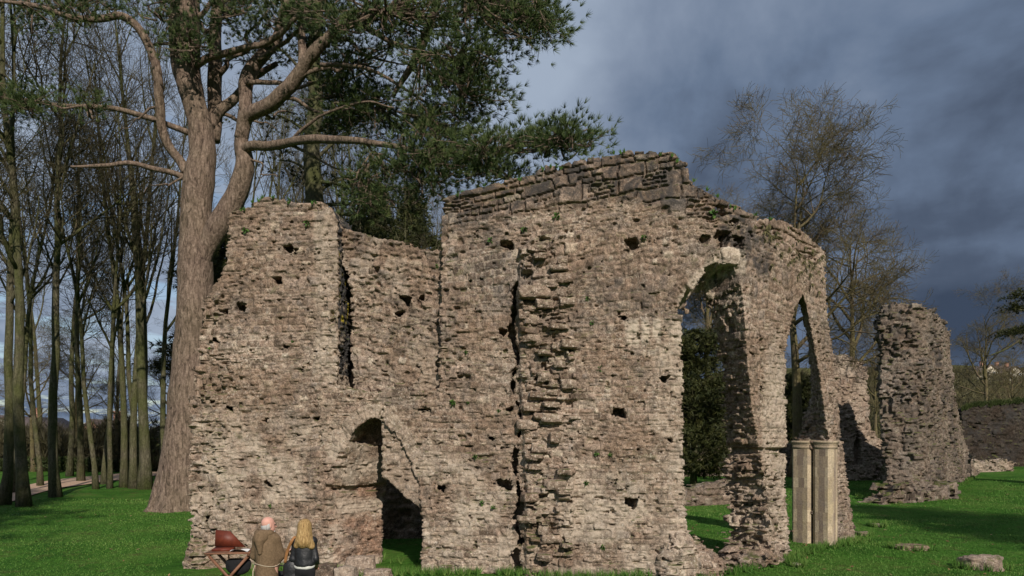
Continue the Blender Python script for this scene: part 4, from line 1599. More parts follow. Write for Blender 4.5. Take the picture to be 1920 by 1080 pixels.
LIMBS = [
    [(366, 520, 40, -.1), (385, 466, 40, -.1), (412, 418, 40, -.3), (440, 370, 40, -.3), (456, 318, 36, -.4), (460, 285, 30, -.4)],
    [(457, 292, 28, -.4), (456, 255, 25, -.4), (458, 205, 24, -.4), (463, 155, 26, -.3), (482, 110, 25, -.2), (513, 82, 20, 0), (528, 40, 17, .2), (540, -30, 13, .4), (560, -110, 8, .6)],
    [(455, 262, 26, -.4), (462, 225, 26, -.6), (480, 209, 26, -.8), (518, 186, 26, -1.2), (557, 147, 25, -1.5), (580, 106, 23, -1.8), (612, 72, 20, -2.0), (662, 44, 17, -2.3), (720, 22, 14, -2.6), (790, -10, 10, -3)],
    [(566, 135, 18, -1.5), (569, 105, 17, -1.4), (568, 72, 14, -1.2), (575, 20, 10, -1), (590, -60, 7, -.8)],
    [(452, 284, 20, -.4), (480, 274, 18, -.8), (540, 268, 17, -1.6), (600, 261, 16, -2.4), (655, 264, 13, -3), (720, 272, 11, -3.4), (800, 284, 9, -3.8), (880, 282, 7, -4.2), (960, 276, 6, -4.4), (1040, 268, 4, -4.6), (1105, 240, 2, -4.8)],
    [(352, 322, 20, 0), (340, 303, 18, 0), (319, 272, 17, -.2), (305, 230, 17, -.5), (300, 176, 17, -.8), (286, 106, 16, -1.0), (258, 56, 15, -1.2), (222, 31, 14, -1.4), (180, 37, 12, -1.6), (124, 31, 10, -1.8), (69, 12, 9, -2), (10, 4, 6, -2.2), (-60, -4, 4, -2.4)],
    [(356, 248, 12, .2), (330, 238, 11, .1), (296, 227, 11, 0), (231, 208, 10, -.4), (171, 199, 9, -.8), (93, 193, 8, -1.2), (0, 184, 6, -1.6), (-80, 176, 4, -2)],
    [(350, 334, 13, -.1), (330, 324, 11, -.3), (296, 315, 10, -.6), (241, 305, 9, -1), (185, 308, 7, -1.4), (130, 310, 4, -1.8)],
    [(362, 125, 14, -.1), (390, 111, 14, -.4), (417, 101, 13, -.7), (472, 86, 12, -1.2), (523, 66, 11, -1.6), (556, 36, 9, -2), (600, -20, 6, -2.4)],
    [(398, 262, 28, .5), (404, 220, 26, .6), (405, 150, 25, .7), (404, 60, 22, .8), (410, -40, 16, .9), (420, -160, 9, 1.0)],
    [(384, 250, 20, .2), (398, 232, 20, .4), (412, 208, 20, .4), (438, 186, 17, .5), (470, 150, 13, .7), (520, 120, 9, 1.0)],
    [(826, -60, 18, -3.4), (818, 10, 16, -3.2), (800, 70, 16, -3.0), (778, 110, 14, -2.8), (756, 146, 11, -2.6), (738, 180, 6, -2.4)],
    [(665, 44, 12, -2.3), (700, 60, 10, -2.6), (740, 80, 9, -2.9), (790, 96, 7, -3.2), (850, 112, 6, -3.5), (900, 76, 4, -3.7), (960, 60, 3, -3.9)],
    [(790, 96, 6, -3.2), (840, 150, 5, -3.3), (880, 165, 3, -3.4), (930, 190, 2, -3.5)],
    [(600, 120, 8, -1.9), (660, 122, 7, -2.2), (720, 140, 6, -2.5), (790, 186, 5, -2.8), (850, 226, 3, -3)],
    [(545, 268, 7, -1.6), (580, 236, 6, -1.9), (620, 210, 5, -2.2), (680, 190, 4, -2.5), (740, 200, 3, -2.8)],
    [(800, -40, 10, -3), (870, -20, 8, -3.3), (940, 10, 6, -3.6), (1010, 30, 4, -3.9)],
]
rngl = np.random.RandomState(40)
for (x0, y0, x1, y1, w0, d0) in ((463, 155, 640, 150, 11, -.6), (482, 110, 610, 30, 10, -.4), (518, 186, 700, 215, 9, -1.2), (557, 147, 720, 90, 10, -1.6), (613, 71, 760, 120, 9, -2.0), (404, 150, 500, 20, 11, .6),
                               (346, 115, 250, 60, 9, -.4), (345, 50, 460, -20, 12, .1), (540, 268, 660, 320, 7, -1.6), (655, 264, 800, 330, 6, -3.0), (458, 205, 560, 215, 8, -.4), (412, 208, 520, 240, 8, .5),
                               (404, 60, 300, 0, 9, .8), (528, 40, 640, -30, 9, .2), (720, 22, 860, 60, 8, -2.6), (778, 110, 880, 60, 7, -2.8), (352, 330, 270, 360, 5, -.3), (303, 200, 230, 240, 5, -.6), (460, 290, 520, 330, 6, -.4)):
    sp, n_ = [], 6
    for k in range(n_ + 1):
        t = k / n_
        j_ = 14 * math.sin(math.pi * t)
        sp.append((x0 + (x1 - x0) * t + rngl.uniform(-j_, j_), y0 + (y1 - y0) * t + rngl.uniform(-j_, j_), w0 * (1 - .75 * t), d0 + rngl.uniform(-.5, .3) * t))
    LIMBS.append(sp)
for sp in LIMBS:
    lb = MB()
    limb(lb, sp, 10 if sp[0][2] > 15 else 7)
    lb.build('limb', M['pine_bark'], pine)

# foliage clumps: (px, py, half width, half height, clusters, root px, root py)
CLUMPS = [(760, 10, 230, 60, 66, 720, 22), (960, 30, 95, 58, 38, 870, -10), (1015, 30, 42, 40, 14, 960, 20), (870, 105, 85, 55, 26, 850, 112), (900, 180, 55, 45, 18, 860, 160), (800, 150, 70, 50, 20, 790, 110),
          (690, 110, 90, 60, 22, 660, 122), (720, 210, 110, 50, 34, 700, 195), (830, 240, 70, 40, 22, 800, 220), (650, 220, 60, 45, 16, 640, 215), (840, 290, 95, 40, 34, 800, 284), (960, 272, 85, 26, 26, 930, 278), (1055, 258, 62, 18, 18, 1040, 268),
          (560, 20, 110, 50, 26, 560, 30), (440, 20, 70, 45, 18, 420, 30), (355, 75, 42, 42, 13, 350, 80), (300, 20, 60, 30, 8, 300, 40), (180, 8, 120, 22, 12, 170, 32), (60, 30, 70, 30, 8, 60, 12), (40, 190, 62, 26, 16, 60, 190), (150, 196, 50, 14, 5, 160, 199),
          (500, 110, 60, 50, 10, 510, 85), (600, 60, 70, 45, 16, 612, 70), (620, 170, 70, 35, 12, 640, 180), (930, 320, 60, 22, 12, 900, 290), (760, 300, 70, 30, 12, 760, 278), (700, 330, 60, 30, 7, 700, 280),
          (690, 375, 60, 28, 9, 690, 300), (790, 350, 60, 30, 10, 790, 290), (600, -80, 330, 60, 60, 560, -40), (350, -140, 200, 80, 26, 350, -130), (900, -70, 160, 50, 30, 860, -30), (150, -60, 160, 40, 10, 124, 20)]
rng = np.random.RandomState(12)
TP, TD = [], []
br = MB()
for (cx, cy, rx, ry, n, qx, qy) in CLUMPS:
    dyc = (-1.2 - (cx - 345) * .0052 if cx > 345 else -1.2) + (2.6 if 480 < cx < 725 and 0 < cy < 260 else 0)
    for k in range(int(n * .88)):
        while True:
            e = rng.uniform(-1, 1, 3)
            if e @ e < 1:
                break
        px, py, dy = cx + e[0] * rx, cy + e[1] * ry, dyc + e[2] * min(2.2, rx / 40)
        tip = pine_pt(px, py, dy)
        root_ = pine_pt(qx + (px - qx) * .15, qy + (py - qy) * .1, dyc)
        midp = (tip + root_) / 2 + rng.normal(size=3) * .25 + np.array([0, 0, -.15])
        c = catmull([root_, midp, tip], 4)
        br.tube(c, np.linspace(.045, .018, len(c)), 4, False)
        ax = tip - midp
        ax /= np.linalg.norm(ax)
        m = rng.randint(18, 29)
        off = rng.normal(size=(m, 3)) * np.array([.37, .37, .22]) + ax * rng.uniform(-.5, .5, (m, 1))
        TP.append(tip + off)
        dd = off * .9 + ax * .4 + np.array([0, 0, .55])
        TD.append(dd / np.linalg.norm(dd, axis=1, keepdims=True))
        for t in off[::5]:
            br.tube([tip - ax * .3, tip + t * .6, tip + t], [.014, .011, .008], 3, False)
br.build('branchlets', M['pine_bark'], pine)
TP, TD = np.concatenate(TP), np.concatenate(TD)
V, F, tn = blades(TP, TD, 22, .24, .017, rng, .42)
crown = new_mesh('crown', V, F, 3, False, (M['needle'],), {'tone': tn}, pine)


# a second old pine stands behind the first: dark reddish trunk
p2 = empty('pine_tree', at(588, 850, 33))
p2.location.z = float(gh(p2.location.x, 33)) - .1
tag(p2, 'second pine farther back whose dark brown trunk rises behind the wall stub', 'tree')
b2 = np.array(p2.location)
tb = MB()
P = np.array([np.array(at(px, py, 33 + dy)) - b2 for (px, py, dy) in ((592, 900, 0), (590, 700, 0), (588, 520, 0), (590, 380, 0), (584, 280, .1), (592, 190, .2), (588, 100, .1), (596, 10, 0), (592, -100, 0))])
C_ = catmull(P, 5)
tb.tube(C_, np.linspace(.55, .22, len(C_)), 12)
tb.build('trunk', M['mossy_bark'], p2)
rng = np.random.RandomState(77)
lb = MB()
TP, TD = [], []
for (a, b_) in (((590, 300), (690, 230)), ((588, 260), (500, 210)), ((590, 200), (700, 130)), ((590, 160), (480, 60)), ((592, 340), (720, 380)), ((588, 330), (520, 300)), ((592, 90), (680, 20)), ((590, 60), (500, -30)),
                ((590, 400), (760, 430)), ((590, 360), (700, 330)), ((590, 420), (690, 450)), ((590, 385), (800, 400))):
    A_, B_ = np.array(at(a[0], a[1], 33)) - b2, np.array(at(b_[0], b_[1], 33 + rng.uniform(-2, 2))) - b2
    c = catmull([A_, (A_ + B_) / 2 + [0, 0, .25], B_], 5)
    lb.tube(c, np.linspace(.10, .02, len(c)), 5)
    for k in range(12):
        t = rng.uniform(.35, 1.0)
        q = A_ + (B_ - A_) * t + rng.normal(size=3) * [.7, .7, .30]
        m = 12
        off = rng.normal(size=(m, 3)) * [.4, .4, .16]
        TP.append(q + off)
        d = off + [0, 0, .2]
        TD.append(d / np.linalg.norm(d, axis=1, keepdims=True))
lb.build('limb', M['mossy_bark'], p2)
V, F, tn = blades(np.concatenate(TP), np.concatenate(TD), 16, .22, .03, rng, .6)
new_mesh('crown', V, F, 3, False, (M['yew'],), {'tone': tn}, p2)


# ------------------------------------------------------------------ evergreens
def evergreen(name, seed, H, R, n, mat, z0=.1, shape=.8, blade=(.30, .05), lump=.35):
    """a dense evergreen: trunk, boughs and sprays of short needles on the boughs"""
    rng = np.random.RandomState(seed)
    root = empty(name)
    t = MB()
    t.tube([(0, 0, -.3), (.05, 0, H * .4), (0, .05, H * .8), (0, 0, H * .97)], [H * .024, H * .018, H * .008, .02], 8)
    TP, TD = [], []
    for k in range(n):
        f = (k + rng.rand()) / n
        z = H * (z0 + (1 - z0) * f)
        rr = R * (1 - f ** 1.6) ** shape * rng.uniform(.65, 1.12) * (1 + lump * math.sin(f * 17 + seed))
        rr = max(rr, .25)
        a = rng.uniform(0, 2 * math.pi)
        d = np.array([math.cos(a), math.sin(a), 0])
        tip = d * rr + [0, 0, z + rr * rng.uniform(-.12, .28)]
        base = np.array([0, 0, z - rr * .15])
        mid = (base + tip) / 2 + [0, 0, rr * .10]
        c = catmull([base, mid, tip], 3)
        t.tube(c, np.linspace(.012 * H * .35 + .01, .012, len(c)), 4, False)
        m = int(9 + rr * 7)
        tt = rng.uniform(.35, 1.02, m)
        q = base + (tip - base) * tt[:, None] + rng.normal(size=(m, 3)) * np.array([.28, .28, .16]) * (.6 + rr * .12)
        TP.append(q)
        dd = np.tile(d * .7, (m, 1)) + rng.normal(size=(m, 3)) * .5
        TD.append(dd / np.linalg.norm(dd, axis=1, keepdims=True))
    t.build('trunk', M['mossy_bark'], root)
    V, F, tn = blades(np.concatenate(TP), np.concatenate(TD), 9, blade[0], blade[1], rng, .55)
    new_mesh('crown', V, F, 3, False, (mat,), {'tone': tn}, root)
    return root


def put(o, x, y, label, cat='tree', rz=0.0, sc=1.0, group=None):
    o.location = (x, y, float(gh(x, y)) - .05)
    o.rotation_euler = (0, 0, rz)
    o.scale = (sc,) * 3
    return tag(o, label, cat, group)


yew = evergreen('yew_tree', 5, 8.2, 3.1, 260, M['yew'], .10, .55)
q = at(1300, 850, 36)
put(yew, q.x, 36, 'dark bushy yew on the lawn seen through the first arch')
q = at(1495, 850, 50)
put(copy_tree(yew), q.x, 50, 'dark yew farther off seen through the second arch', rz=2.0, sc=.85)
# dark evergreens behind the ruin
cedar = evergreen('evergreen_tree', 9, 17, 4.6, 300, M['yew'], .16, .8, (.38, .06))
for (px, Y, sc, lab, rz) in ((430, 44, 1.0, 'dark evergreen seen low through the gap between pine trunk and wall stub', 0), (700, 46, 1.15, 'dark evergreen rising behind the low wall left of the gable', 1.0), (775, 50, 1.2, 'dark evergreen close against the left edge of the gable', 2.2)):
    q = at(px, 800, Y)
    put(cedar if rz == 0 else copy_tree(cedar), q.x, Y, lab, rz=rz, sc=sc, group='dark evergreens behind the ruin')

# tall evergreens of the park behind the photographer; their shade falls on the left of the lawn and far to the right
tallp = evergreen('evergreen_tree', 14, 26, 5.2, 210, M['yew'], .62, .5, (.38, .06), .15)
for k, (x, y, sc, lab) in enumerate(((-10.5, -6.5, 1.0, 'tall high crowned evergreen behind and left of the photographer'), (-16.5, -2.0, 1.0, 'tall high crowned evergreen well left of the photographer'),
                                     (24.0, -4.5, .77, 'tall high crowned evergreen behind and far right of the photographer'))):
    put(tallp if k == 0 else copy_tree(tallp), x, y, lab, rz=k * 1.1, sc=sc, group='evergreens behind the photographer')

# the tip of a cedar bough reaching in from the right edge
ced = empty('cedar_tree', (27.2, 33, float(gh(27.2, 33))))
tag(ced, 'dark cedar at the right edge of the photo with one long bough reaching in', 'tree')
cb = np.array(ced.location)
rng = np.random.RandomState(8)
tb = MB()
tb.tube([(0, 0, -.2), (0, .1, 5), (0, 0, 11), (0, 0, 16)], [.5, .42, .28, .08], 10)
tb.build('trunk', M['mossy_bark'], ced)
TP, TD = [], []
tb = MB()
for (sp, dens) in (([(2010, 590), (1960, 612), (1915, 636), (1885, 655), (1852, 668)], 8), ([(2010, 560), (1960, 575), (1925, 582), (1900, 578)], 40), ([(2010, 600), (1955, 615), (1920, 622), (1896, 628)], 40), ([(2010, 520), (1960, 540), (1915, 560)], 40), ([(2010, 640), (1970, 640), (1935, 645)], 26)):
    c = catmull([np.array(at(px, py, 33)) - cb for px, py in sp], 5)
    c = np.concatenate([[np.array([0, 0, c[0][2] + .4])], c])
    tb.tube(c, np.linspace(.11, .025, len(c)), 5)
    for k in range(dens):
        i = rng.randint(3, len(c))
        if dens < 10 and i > len(c) - 8:
            continue
        m = 8
        off = rng.normal(size=(m, 3)) * [.30, .4, .09]
        TP.append(c[i] + off + [0, 0, .08])
        d = off + [0, 0, .2]
        TD.append(d / np.linalg.norm(d, axis=1, keepdims=True))
tb.build('bough', M['mossy_bark'], ced)
V, F, tn = blades(np.concatenate(TP), np.concatenate(TD), 12, .16, .03, rng, .6)
new_mesh('crown', V, F, 3, False, (M['yew'],), {'tone': tn}, ced)

# ------------------------------------------------------------------ far hillside
HX, HY = np.meshgrid(np.linspace(18, 190, 70), np.linspace(66, 260, 60), indexing='ij')
def hill_z(x, y):
    r = ss(22, 70, x) * 0.75 + .25 * ss(18, 40, x)
    return 0.4 + r * (np.clip(y - 66, 0, 130) * .185) + 1.2 * vnoise(x * .05, y * .05, 0 * x, 4)
HZ = hill_z(HX, HY)
HZ[:, 0] = -1
HZ[0, :] = -1
nx, ny = HX.shape
i, j = np.meshgrid(np.arange(nx - 1), np.arange(ny - 1), indexing='ij')
qd = np.stack([i * ny + j, (i + 1) * ny + j, (i + 1) * ny + j + 1, i * ny + j + 1], -1).reshape(-1, 4)
tag(new_mesh('hill', np.stack([HX, HY, HZ], -1).reshape(-1, 3), qd, 4, True, (M['hill'],)), 'brown grassy hillside behind the boundary wall', 'hill', kind='structure')

rng = np.random.RandomState(31)
n = 5200
sx = rng.uniform(20, 120, n)
sy = 67 + 95 * rng.rand(n) ** 1.4
keep = (sx / sy < .80) & (sx / sy > .30)
sx, sy = sx[keep], sy[keep]
sz = hill_z(sx, sy)
TP = np.stack([sx, sy, sz], -1)
TP = np.repeat(TP, 5, 0) + rng.normal(size=(len(TP) * 5, 3)) * [.8, .8, .7] + [0, 0, .9]
TD = np.tile([0, 0, 1.0], (len(TP), 1))
V, F, tn = blades(TP, TD, 9, 1.0, .075, rng, .7)
tag(new_mesh('hillside_scrub', V, F, 3, False, (M['scrub'],), {'tone': tn}), 'tangled brown winter scrub covering the hillside behind the boundary wall', 'scrub', kind='stuff')

# the mossy top of the boundary wall
BW = Path([(28.5, 46.5), (47.0, 50.0)])
def bw_top(rng):
    px = rng.uniform(1802, 1950)
    return px, np.interp(px, [1806, 1826, 1870, 1960], [768, 761, 757, 751]) + rng.normal() * 2
tuft_strip(BW, bw_top, 420, 5, 'ivy', 'wall_ivy', 'dark ivy and moss along the top of the long boundary wall', False, .28)


# ------------------------------------------------------------------ street side on the left: path, hedge, houses, cars
far_e = [(-120, 940), (-40, 927), (60, 909), (120, 899), (180, 893), (240, 888), (300, 885)]
near_e = [(-120, 972), (-40, 957), (60, 930), (120, 915), (180, 907), (240, 899), (300, 892)]
F1 = np.array([list(ground_at(*p)) for p in far_e])
N1 = np.array([list(ground_at(*p)) for p in near_e])
F1, N1 = catmull(F1, 10), catmull(N1, 10)
k = 8
S = np.linspace(0, 1, k)
PV = N1[:, None] * (1 - S)[None, :, None] + F1[:, None] * S[None, :, None]
PV[..., 2] = gh(PV[..., 0], PV[..., 1]) + .05
i, j = np.meshgrid(np.arange(len(N1) - 1), np.arange(k - 1), indexing='ij')
qd = np.stack([i * k + j, (i + 1) * k + j, (i + 1) * k + j + 1, i * k + j + 1], -1).reshape(-1, 4)
tag(new_mesh('path', PV.reshape(-1, 3), qd, 4, True, (M['path'],)), 'pale gravel path curving between the bare trees on the left', 'path', kind='structure')


def leafy_box(name, p0, p1, depth, H, n, mat, label, cat, seed=3, size=.16):
    rng = np.random.RandomState(seed)
    p0, p1 = np.array(p0, float), np.array(p1, float)
    d = p1 - p0
    L = np.linalg.norm(d)
    d /= L
    nrm = np.array([-d[1], d[0]])
    a, b_, c = rng.uniform(0, L, n), rng.uniform(-.5, .5, n), rng.rand(n) ** .7
    w = depth * (1 + .25 * np.sin(a * 1.3))
    xy = p0 + d * a[:, None] + nrm * (b_ * w)[:, None]
    z = gh(xy[:, 0], xy[:, 1]) + c * H * (1 + .12 * np.sin(a * .7) + .08 * np.sin(a * 2.9))
    P = np.concatenate([xy, z[:, None]], 1)
    D = rng.normal(size=(n, 3)) + [0, -.5, .4]
    D /= np.linalg.norm(D, axis=1, keepdims=True)
    V, F, tn = blades(P, D, 4, size, size * .5, rng, .6)
    o = new_mesh(name, V, F, 3, False, (mat,), {'tone': tn})
    return tag(o, label, cat)


q0, q1 = ground_at(-60, 897), ground_at(340, 884)
leafy_box('hedge', (-44, 49.5), (-22, 51.5), 1.0, .95, 9000, M['ivy'], 'low dark clipped hedge between the wood and the parked cars', 'hedge')


rng = np.random.RandomState(63)
n = 11000
ux = rng.uniform(-64, -18, n)
uy = rng.uniform(50, 64, n)
hgt = np.clip(2.4 + 1.8 * vnoise(ux * .16, uy * .16, 0 * ux, 31) + .8 * vnoise(ux * .6, uy * .6, 0 * ux, 32), .3, 4.2)
TP = np.stack([ux, uy, gh(ux, uy) + hgt * rng.rand(n)], -1)
V, F, tn = blades(TP, np.tile([0, 0, 1.0], (n, 1)), 12, 1.0, .05, rng, .6)
tag(new_mesh('undergrowth', V, F, 3, False, (M['scrub'],), {'tone': tn * .25}), 'tangle of bare brown bushes between the wood and the houses', 'bushes', kind='stuff')


def house(name, x, y, w, d, h, roof, wallm, label, windows, rz=0.0, cat='house'):
    root = empty(name, (x, y, float(gh(x, y)) - .2), rz)
    tag(root, label, cat)
    mb = MB()
    V = np.array([(-w / 2, 0, 0), (w / 2, 0, 0), (w / 2, 0, h), (0, 0, h + roof), (-w / 2, 0, h), (-w / 2, d, 0), (w / 2, d, 0), (w / 2, d, h), (0, d, h + roof), (-w / 2, d, h)])
    mb.add(V, [(0, 1, 2, 3, 4), (6, 5, 9, 8, 7), (5, 0, 4, 9), (1, 6, 7, 2)])
    mb.build('wall', wallm, root, False)
    rf = MB()
    for s in (-1, 1):
        e = .3
        a = np.array([(s * (w / 2 + e), -e, h - e * roof / (w / 2)), (s * (w / 2 + e), d + e, h - e * roof / (w / 2)), (0, d + e, h + roof), (0, -e, h + roof)]) + [0, 0, .02]
        V = np.concatenate([a, a + [0, 0, .14]])
        rf.add(V, [(0, 1, 2, 3), (7, 6, 5, 4), (0, 4, 5, 1), (1, 5, 6, 2), (2, 6, 7, 3), (3, 7, 4, 0)])
    ro = rf.build('roof', M['roof'], root, False)
    ch = MB()
    ch.box((w * .12, d * .5, h + roof + .3), (.6, .6, 1.5))
    ch.box((w * .12, d * .5, h + roof + 1.1), (.72, .72, .12))
    ch.build('chimney', M['brick'], ro, False)
    for (wx, wz, ww, wh) in windows:
        f = MB()
        t = .07
        for (cx, cz, sx_, sz_) in ((0, wh / 2, ww, t), (0, -wh / 2, ww, t), (ww / 2 - t / 2, 0, t, wh - t), (-ww / 2 + t / 2, 0, t, wh - t), (0, 0, t * .7, wh - t)):
            f.box((wx + cx, -.03, wz + cz), (sx_, .08, sz_))
        fo = f.build('window', M['white_paint'], root, False)
        g_ = MB()
        g_.box((wx, -.012, wz), (ww - t, .02, wh - t))
        g_.build('pane', M['glass'], fo, False)
    return root


q = at(172, 830, 72)
house('brick_house', q.x, 72, 4.6, 9, 2.5, 1.9, M['brick'], 'small pink brick gable house seen between the bare trunks beyond the cars', [(-1.2, 1.5, .9, 1.0), (1.2, 1.5, .9, 1.0), (0, 3.2, .6, .6)], .1)
q = at(0, 830, 76)
house('cream_house', q.x, 76, 6, 9, 3.4, 1.6, M['render'], 'cream rendered house glimpsed at the far left edge', [(-1.8, 1.6, 1.1, 1.3), (1.8, 1.6, 1.1, 1.3), (0, 3.6, .8, .7)], -.1)
q = at(85, 830, 80)
house('brick_house', q.x, 80, 8, 9, 2.0, 1.3, M['brick'], 'low dark roofed brick house glimpsed left of the straight trunk', [(-2.2, 1.2, 1.0, .9), (1.9, 1.2, 1.0, .9)], .05)
q = at(300, 830, 66)
house('white_cottage', q.x, 66, 3.0, 7, 2.6, 1.0, M['white_paint'], 'narrow white cottage wall showing as a bright strip beside the big pine', [(0, 1.4, .8, 1.0)], 0)
for (px, Y, w, lab, mt) in ((1858, 150, 4.2, 'pale rendered house with grey roof on the far hillside at the right', 'render'), (1905, 148, 5.0, 'cream bungalow on the far hillside at the right edge', 'render'), (1886, 156, 4.4, 'brick house on the far hillside between the two pale ones', 'brick')):
    q = at(px, 715, Y)
    h_ = house('hillside_house', q.x, Y, w, 6, 1.9, 1.5, M[mt], lab, [(-w * .25, 1.4, 1.1, 1.1), (w * .25, 1.4, 1.1, 1.1)], .15)
    h_.location.z = float(hill_z(q.x, Y)) - .1


def car(x, y, rz, paint, label):
    root = empty('parked_car', (x, y, float(gh(x, y))), rz)
    tag(root, label, 'car', 'cars parked behind the hedge')
    prof = [(-2.1, .28), (-2.15, .62), (-2.05, .86), (-1.25, .95), (-.65, 1.42), (.75, 1.46), (1.55, 1.0), (2.05, .92), (2.12, .55), (2.05, .28)]
    mb = MB()
    n = len(prof)
    V = []
    for (yy, inset) in ((-.82, .0), (-.86, .0), (.86, .0), (.82, .0)):
        for (px, pz) in prof:
            tw = .84 if pz > 1.1 else 1.0
            V.append((px * (1 if abs(yy) > .84 else .985), yy * tw, pz))
    F = [tuple(range(n - 1, -1, -1)), tuple(range(3 * n, 4 * n))]
    for s in range(3):
        for k in range(n):
            F.append((s * n + k, s * n + (k + 1) % n, (s + 1) * n + (k + 1) % n, (s + 1) * n + k))
    mb.add(np.array(V), F)
    mb.build('body', paint, root, False)
    for sgn in (-1, 1):
        g_ = MB()
        g_.add(np.array([(-1.05, sgn * .80, 1.0), (1.35, sgn * .80, 1.0), (.68, sgn * .745, 1.38), (-.60, sgn * .745, 1.36)]) + [0, sgn * .035, 0], [(0, 1, 2, 3) if sgn < 0 else (3, 2, 1, 0)])
        g_.build('window', M['glass'], root, False)
        for wx in (-1.35, 1.3):
            w = MB()
            w.tube([(wx, sgn * .68, .32), (wx, sgn * .90, .32)], .32, 14)
            wo = w.build('wheel', M['rubber'], root)
            r_ = MB()
            r_.tube([(wx, sgn * .88, .32), (wx, sgn * .915, .32)], .19, 10)
            r_.build('rim', M['car_silver'], wo)
    for sgn in (-1, 1):
        l_ = MB()
        l_.box((-2.12, sgn * .6, .68), (.06, .3, .14))
        l_.build('headlight', M['white_paint'], root, False)
    return root


for (px, Y, mt, lab, rz) in ((175, 58, 'car_dark', 'dark blue parked car in front of the pink brick gable', .2), (137, 58, 'car_silver', 'silver parked car left of the dark blue one', 1.2), (75, 60, 'car_silver', 'pale parked car half hidden near the left edge', .1), (100, 63, 'car_dark', 'dark parked car behind the straight bare trunk', .3)):
    q = at(px, 850, Y)
    car(q.x, Y, rz, M[mt], lab)


# ------------------------------------------------------------------ people
class Blob:
    """one continuous surface from tapered limbs, smoothly merged"""
    def __init__(self, k=.035):
        self.parts = []
        self.k = k

    def limb(self, a, b, ra, rb, sub=False, k=None):
        self.parts.append(('c', np.array(a, float), np.array(b, float), ra, rb, sub, k))
        return self

    def ell(self, c, r, sub=False, k=None, rz=0.0):
        self.parts.append(('e', np.array(c, float), np.array(r, float), rz, 0, sub, k))
        return self

    def eval(self, X):
        D = None
        for (t, a, b, ra, rb, sub, k) in self.parts:
            if t == 'c':
                e = b - a
                s = np.clip(((X - a) @ e) / (e @ e + 1e-12), 0, 1)
                d = np.linalg.norm(X - a - s[..., None] * e, axis=-1) - (ra + (rb - ra) * s)
            else:
                Y = X - a
                if ra:
                    c_, s_ = math.cos(-ra), math.sin(-ra)
                    Y = np.stack([Y[..., 0] * c_ - Y[..., 1] * s_, Y[..., 0] * s_ + Y[..., 1] * c_, Y[..., 2]], -1)
                q = np.linalg.norm(Y / b, axis=-1)
                q2 = np.linalg.norm(Y / (b * b), axis=-1) + 1e-9
                d = q * (q - 1) / q2
            if D is None:
                D = d
                continue
            kk = self.k if k is None else k
            if sub:
                h = np.clip(.5 - .5 * (D + d) / kk, 0, 1)
                D = D * (1 - h) - d * h + kk * h * (1 - h)
            else:
                h = np.clip(.5 + .5 * (D - d) / kk, 0, 1)
                D = d * h + D * (1 - h) - kk * h * (1 - h)
        return D

    def build(self, name, mat, parent, h=.012, noise=0.0, seed=1, cut=None):
        lo, hi = np.full(3, 1e9), np.full(3, -1e9)
        for (t, a, b, ra, rb, sub, k) in self.parts:
            if sub:
                continue
            if t == 'c':
                m = max(ra, rb)
                lo = np.minimum(lo, np.minimum(a, b) - m)
                hi = np.maximum(hi, np.maximum(a, b) + m)
            else:
                lo = np.minimum(lo, a - b.max())
                hi = np.maximum(hi, a + b.max())
        lo -= .06
        hi += .06
        g = [np.arange(lo[i], hi[i], h) for i in range(3)]
        X = np.stack(np.meshgrid(*g, indexing='ij'), -1)
        F = self.eval(X)
        if noise:
            F = F - noise * fbm(X[..., 0] * 9, X[..., 1] * 9, X[..., 2] * 3.5, seed, 2)
        if cut:
            for (ax, v, sgn) in cut:
                F = np.maximum(F, sgn * (X[..., ax] - v))
        F[0], F[-1], F[:, 0], F[:, -1], F[:, :, 0], F[:, :, -1] = 1, 1, 1, 1, 1, 1
        V, Q = surface_nets(F, lo, h)
        return new_mesh(name, V, Q[:, ::-1], 4, True, (mat,), {'tone': np.full(len(V), .5)}, parent)


def hand(B, wrist, direction, palm_n, s=1.0):
    """palm, four unequal bent fingers and a thumb leaving the side of the palm"""
    w = np.array(wrist, float)
    d = np.array(direction, float)
    d /= np.linalg.norm(d)
    n = np.array(palm_n, float)
    n -= d * (n @ d)
    n /= np.linalg.norm(n)
    a = np.cross(d, n)
    B.limb(w, w + d * .045 * s, .027 * s, .030 * s, k=.02)
    for f, (off, L) in enumerate(((-.030, .070), (-.010, .080), (.010, .075), (.029, .058))):
        B.limb(w + d * .035 * s + a * off * .6, w + d * .088 * s + a * off, .017 * s, .0125 * s, k=.010)
        k0 = w + d * .088 * s + a * off
        k1 = k0 + (d * .85 + n * .5) * L * .5 * s
        k2 = k1 + (d * .45 + n * .9) * L * .5 * s
        B.limb(k0, k1, .0105 * s, .0095 * s, k=.004)
        B.limb(k1, k2, .0095 * s, .0085 * s, k=.004)
    t0 = w + d * .03 * s - a * .028 * s
    t1 = t0 + (d * .6 - a * .7 + n * .3) * .045 * s
    B.limb(t0, t1, .015 * s, .012 * s, k=.010)
    B.limb(t1, t1 + (d * .8 + n * .4) * .035 * s, .012 * s, .010 * s, k=.005)


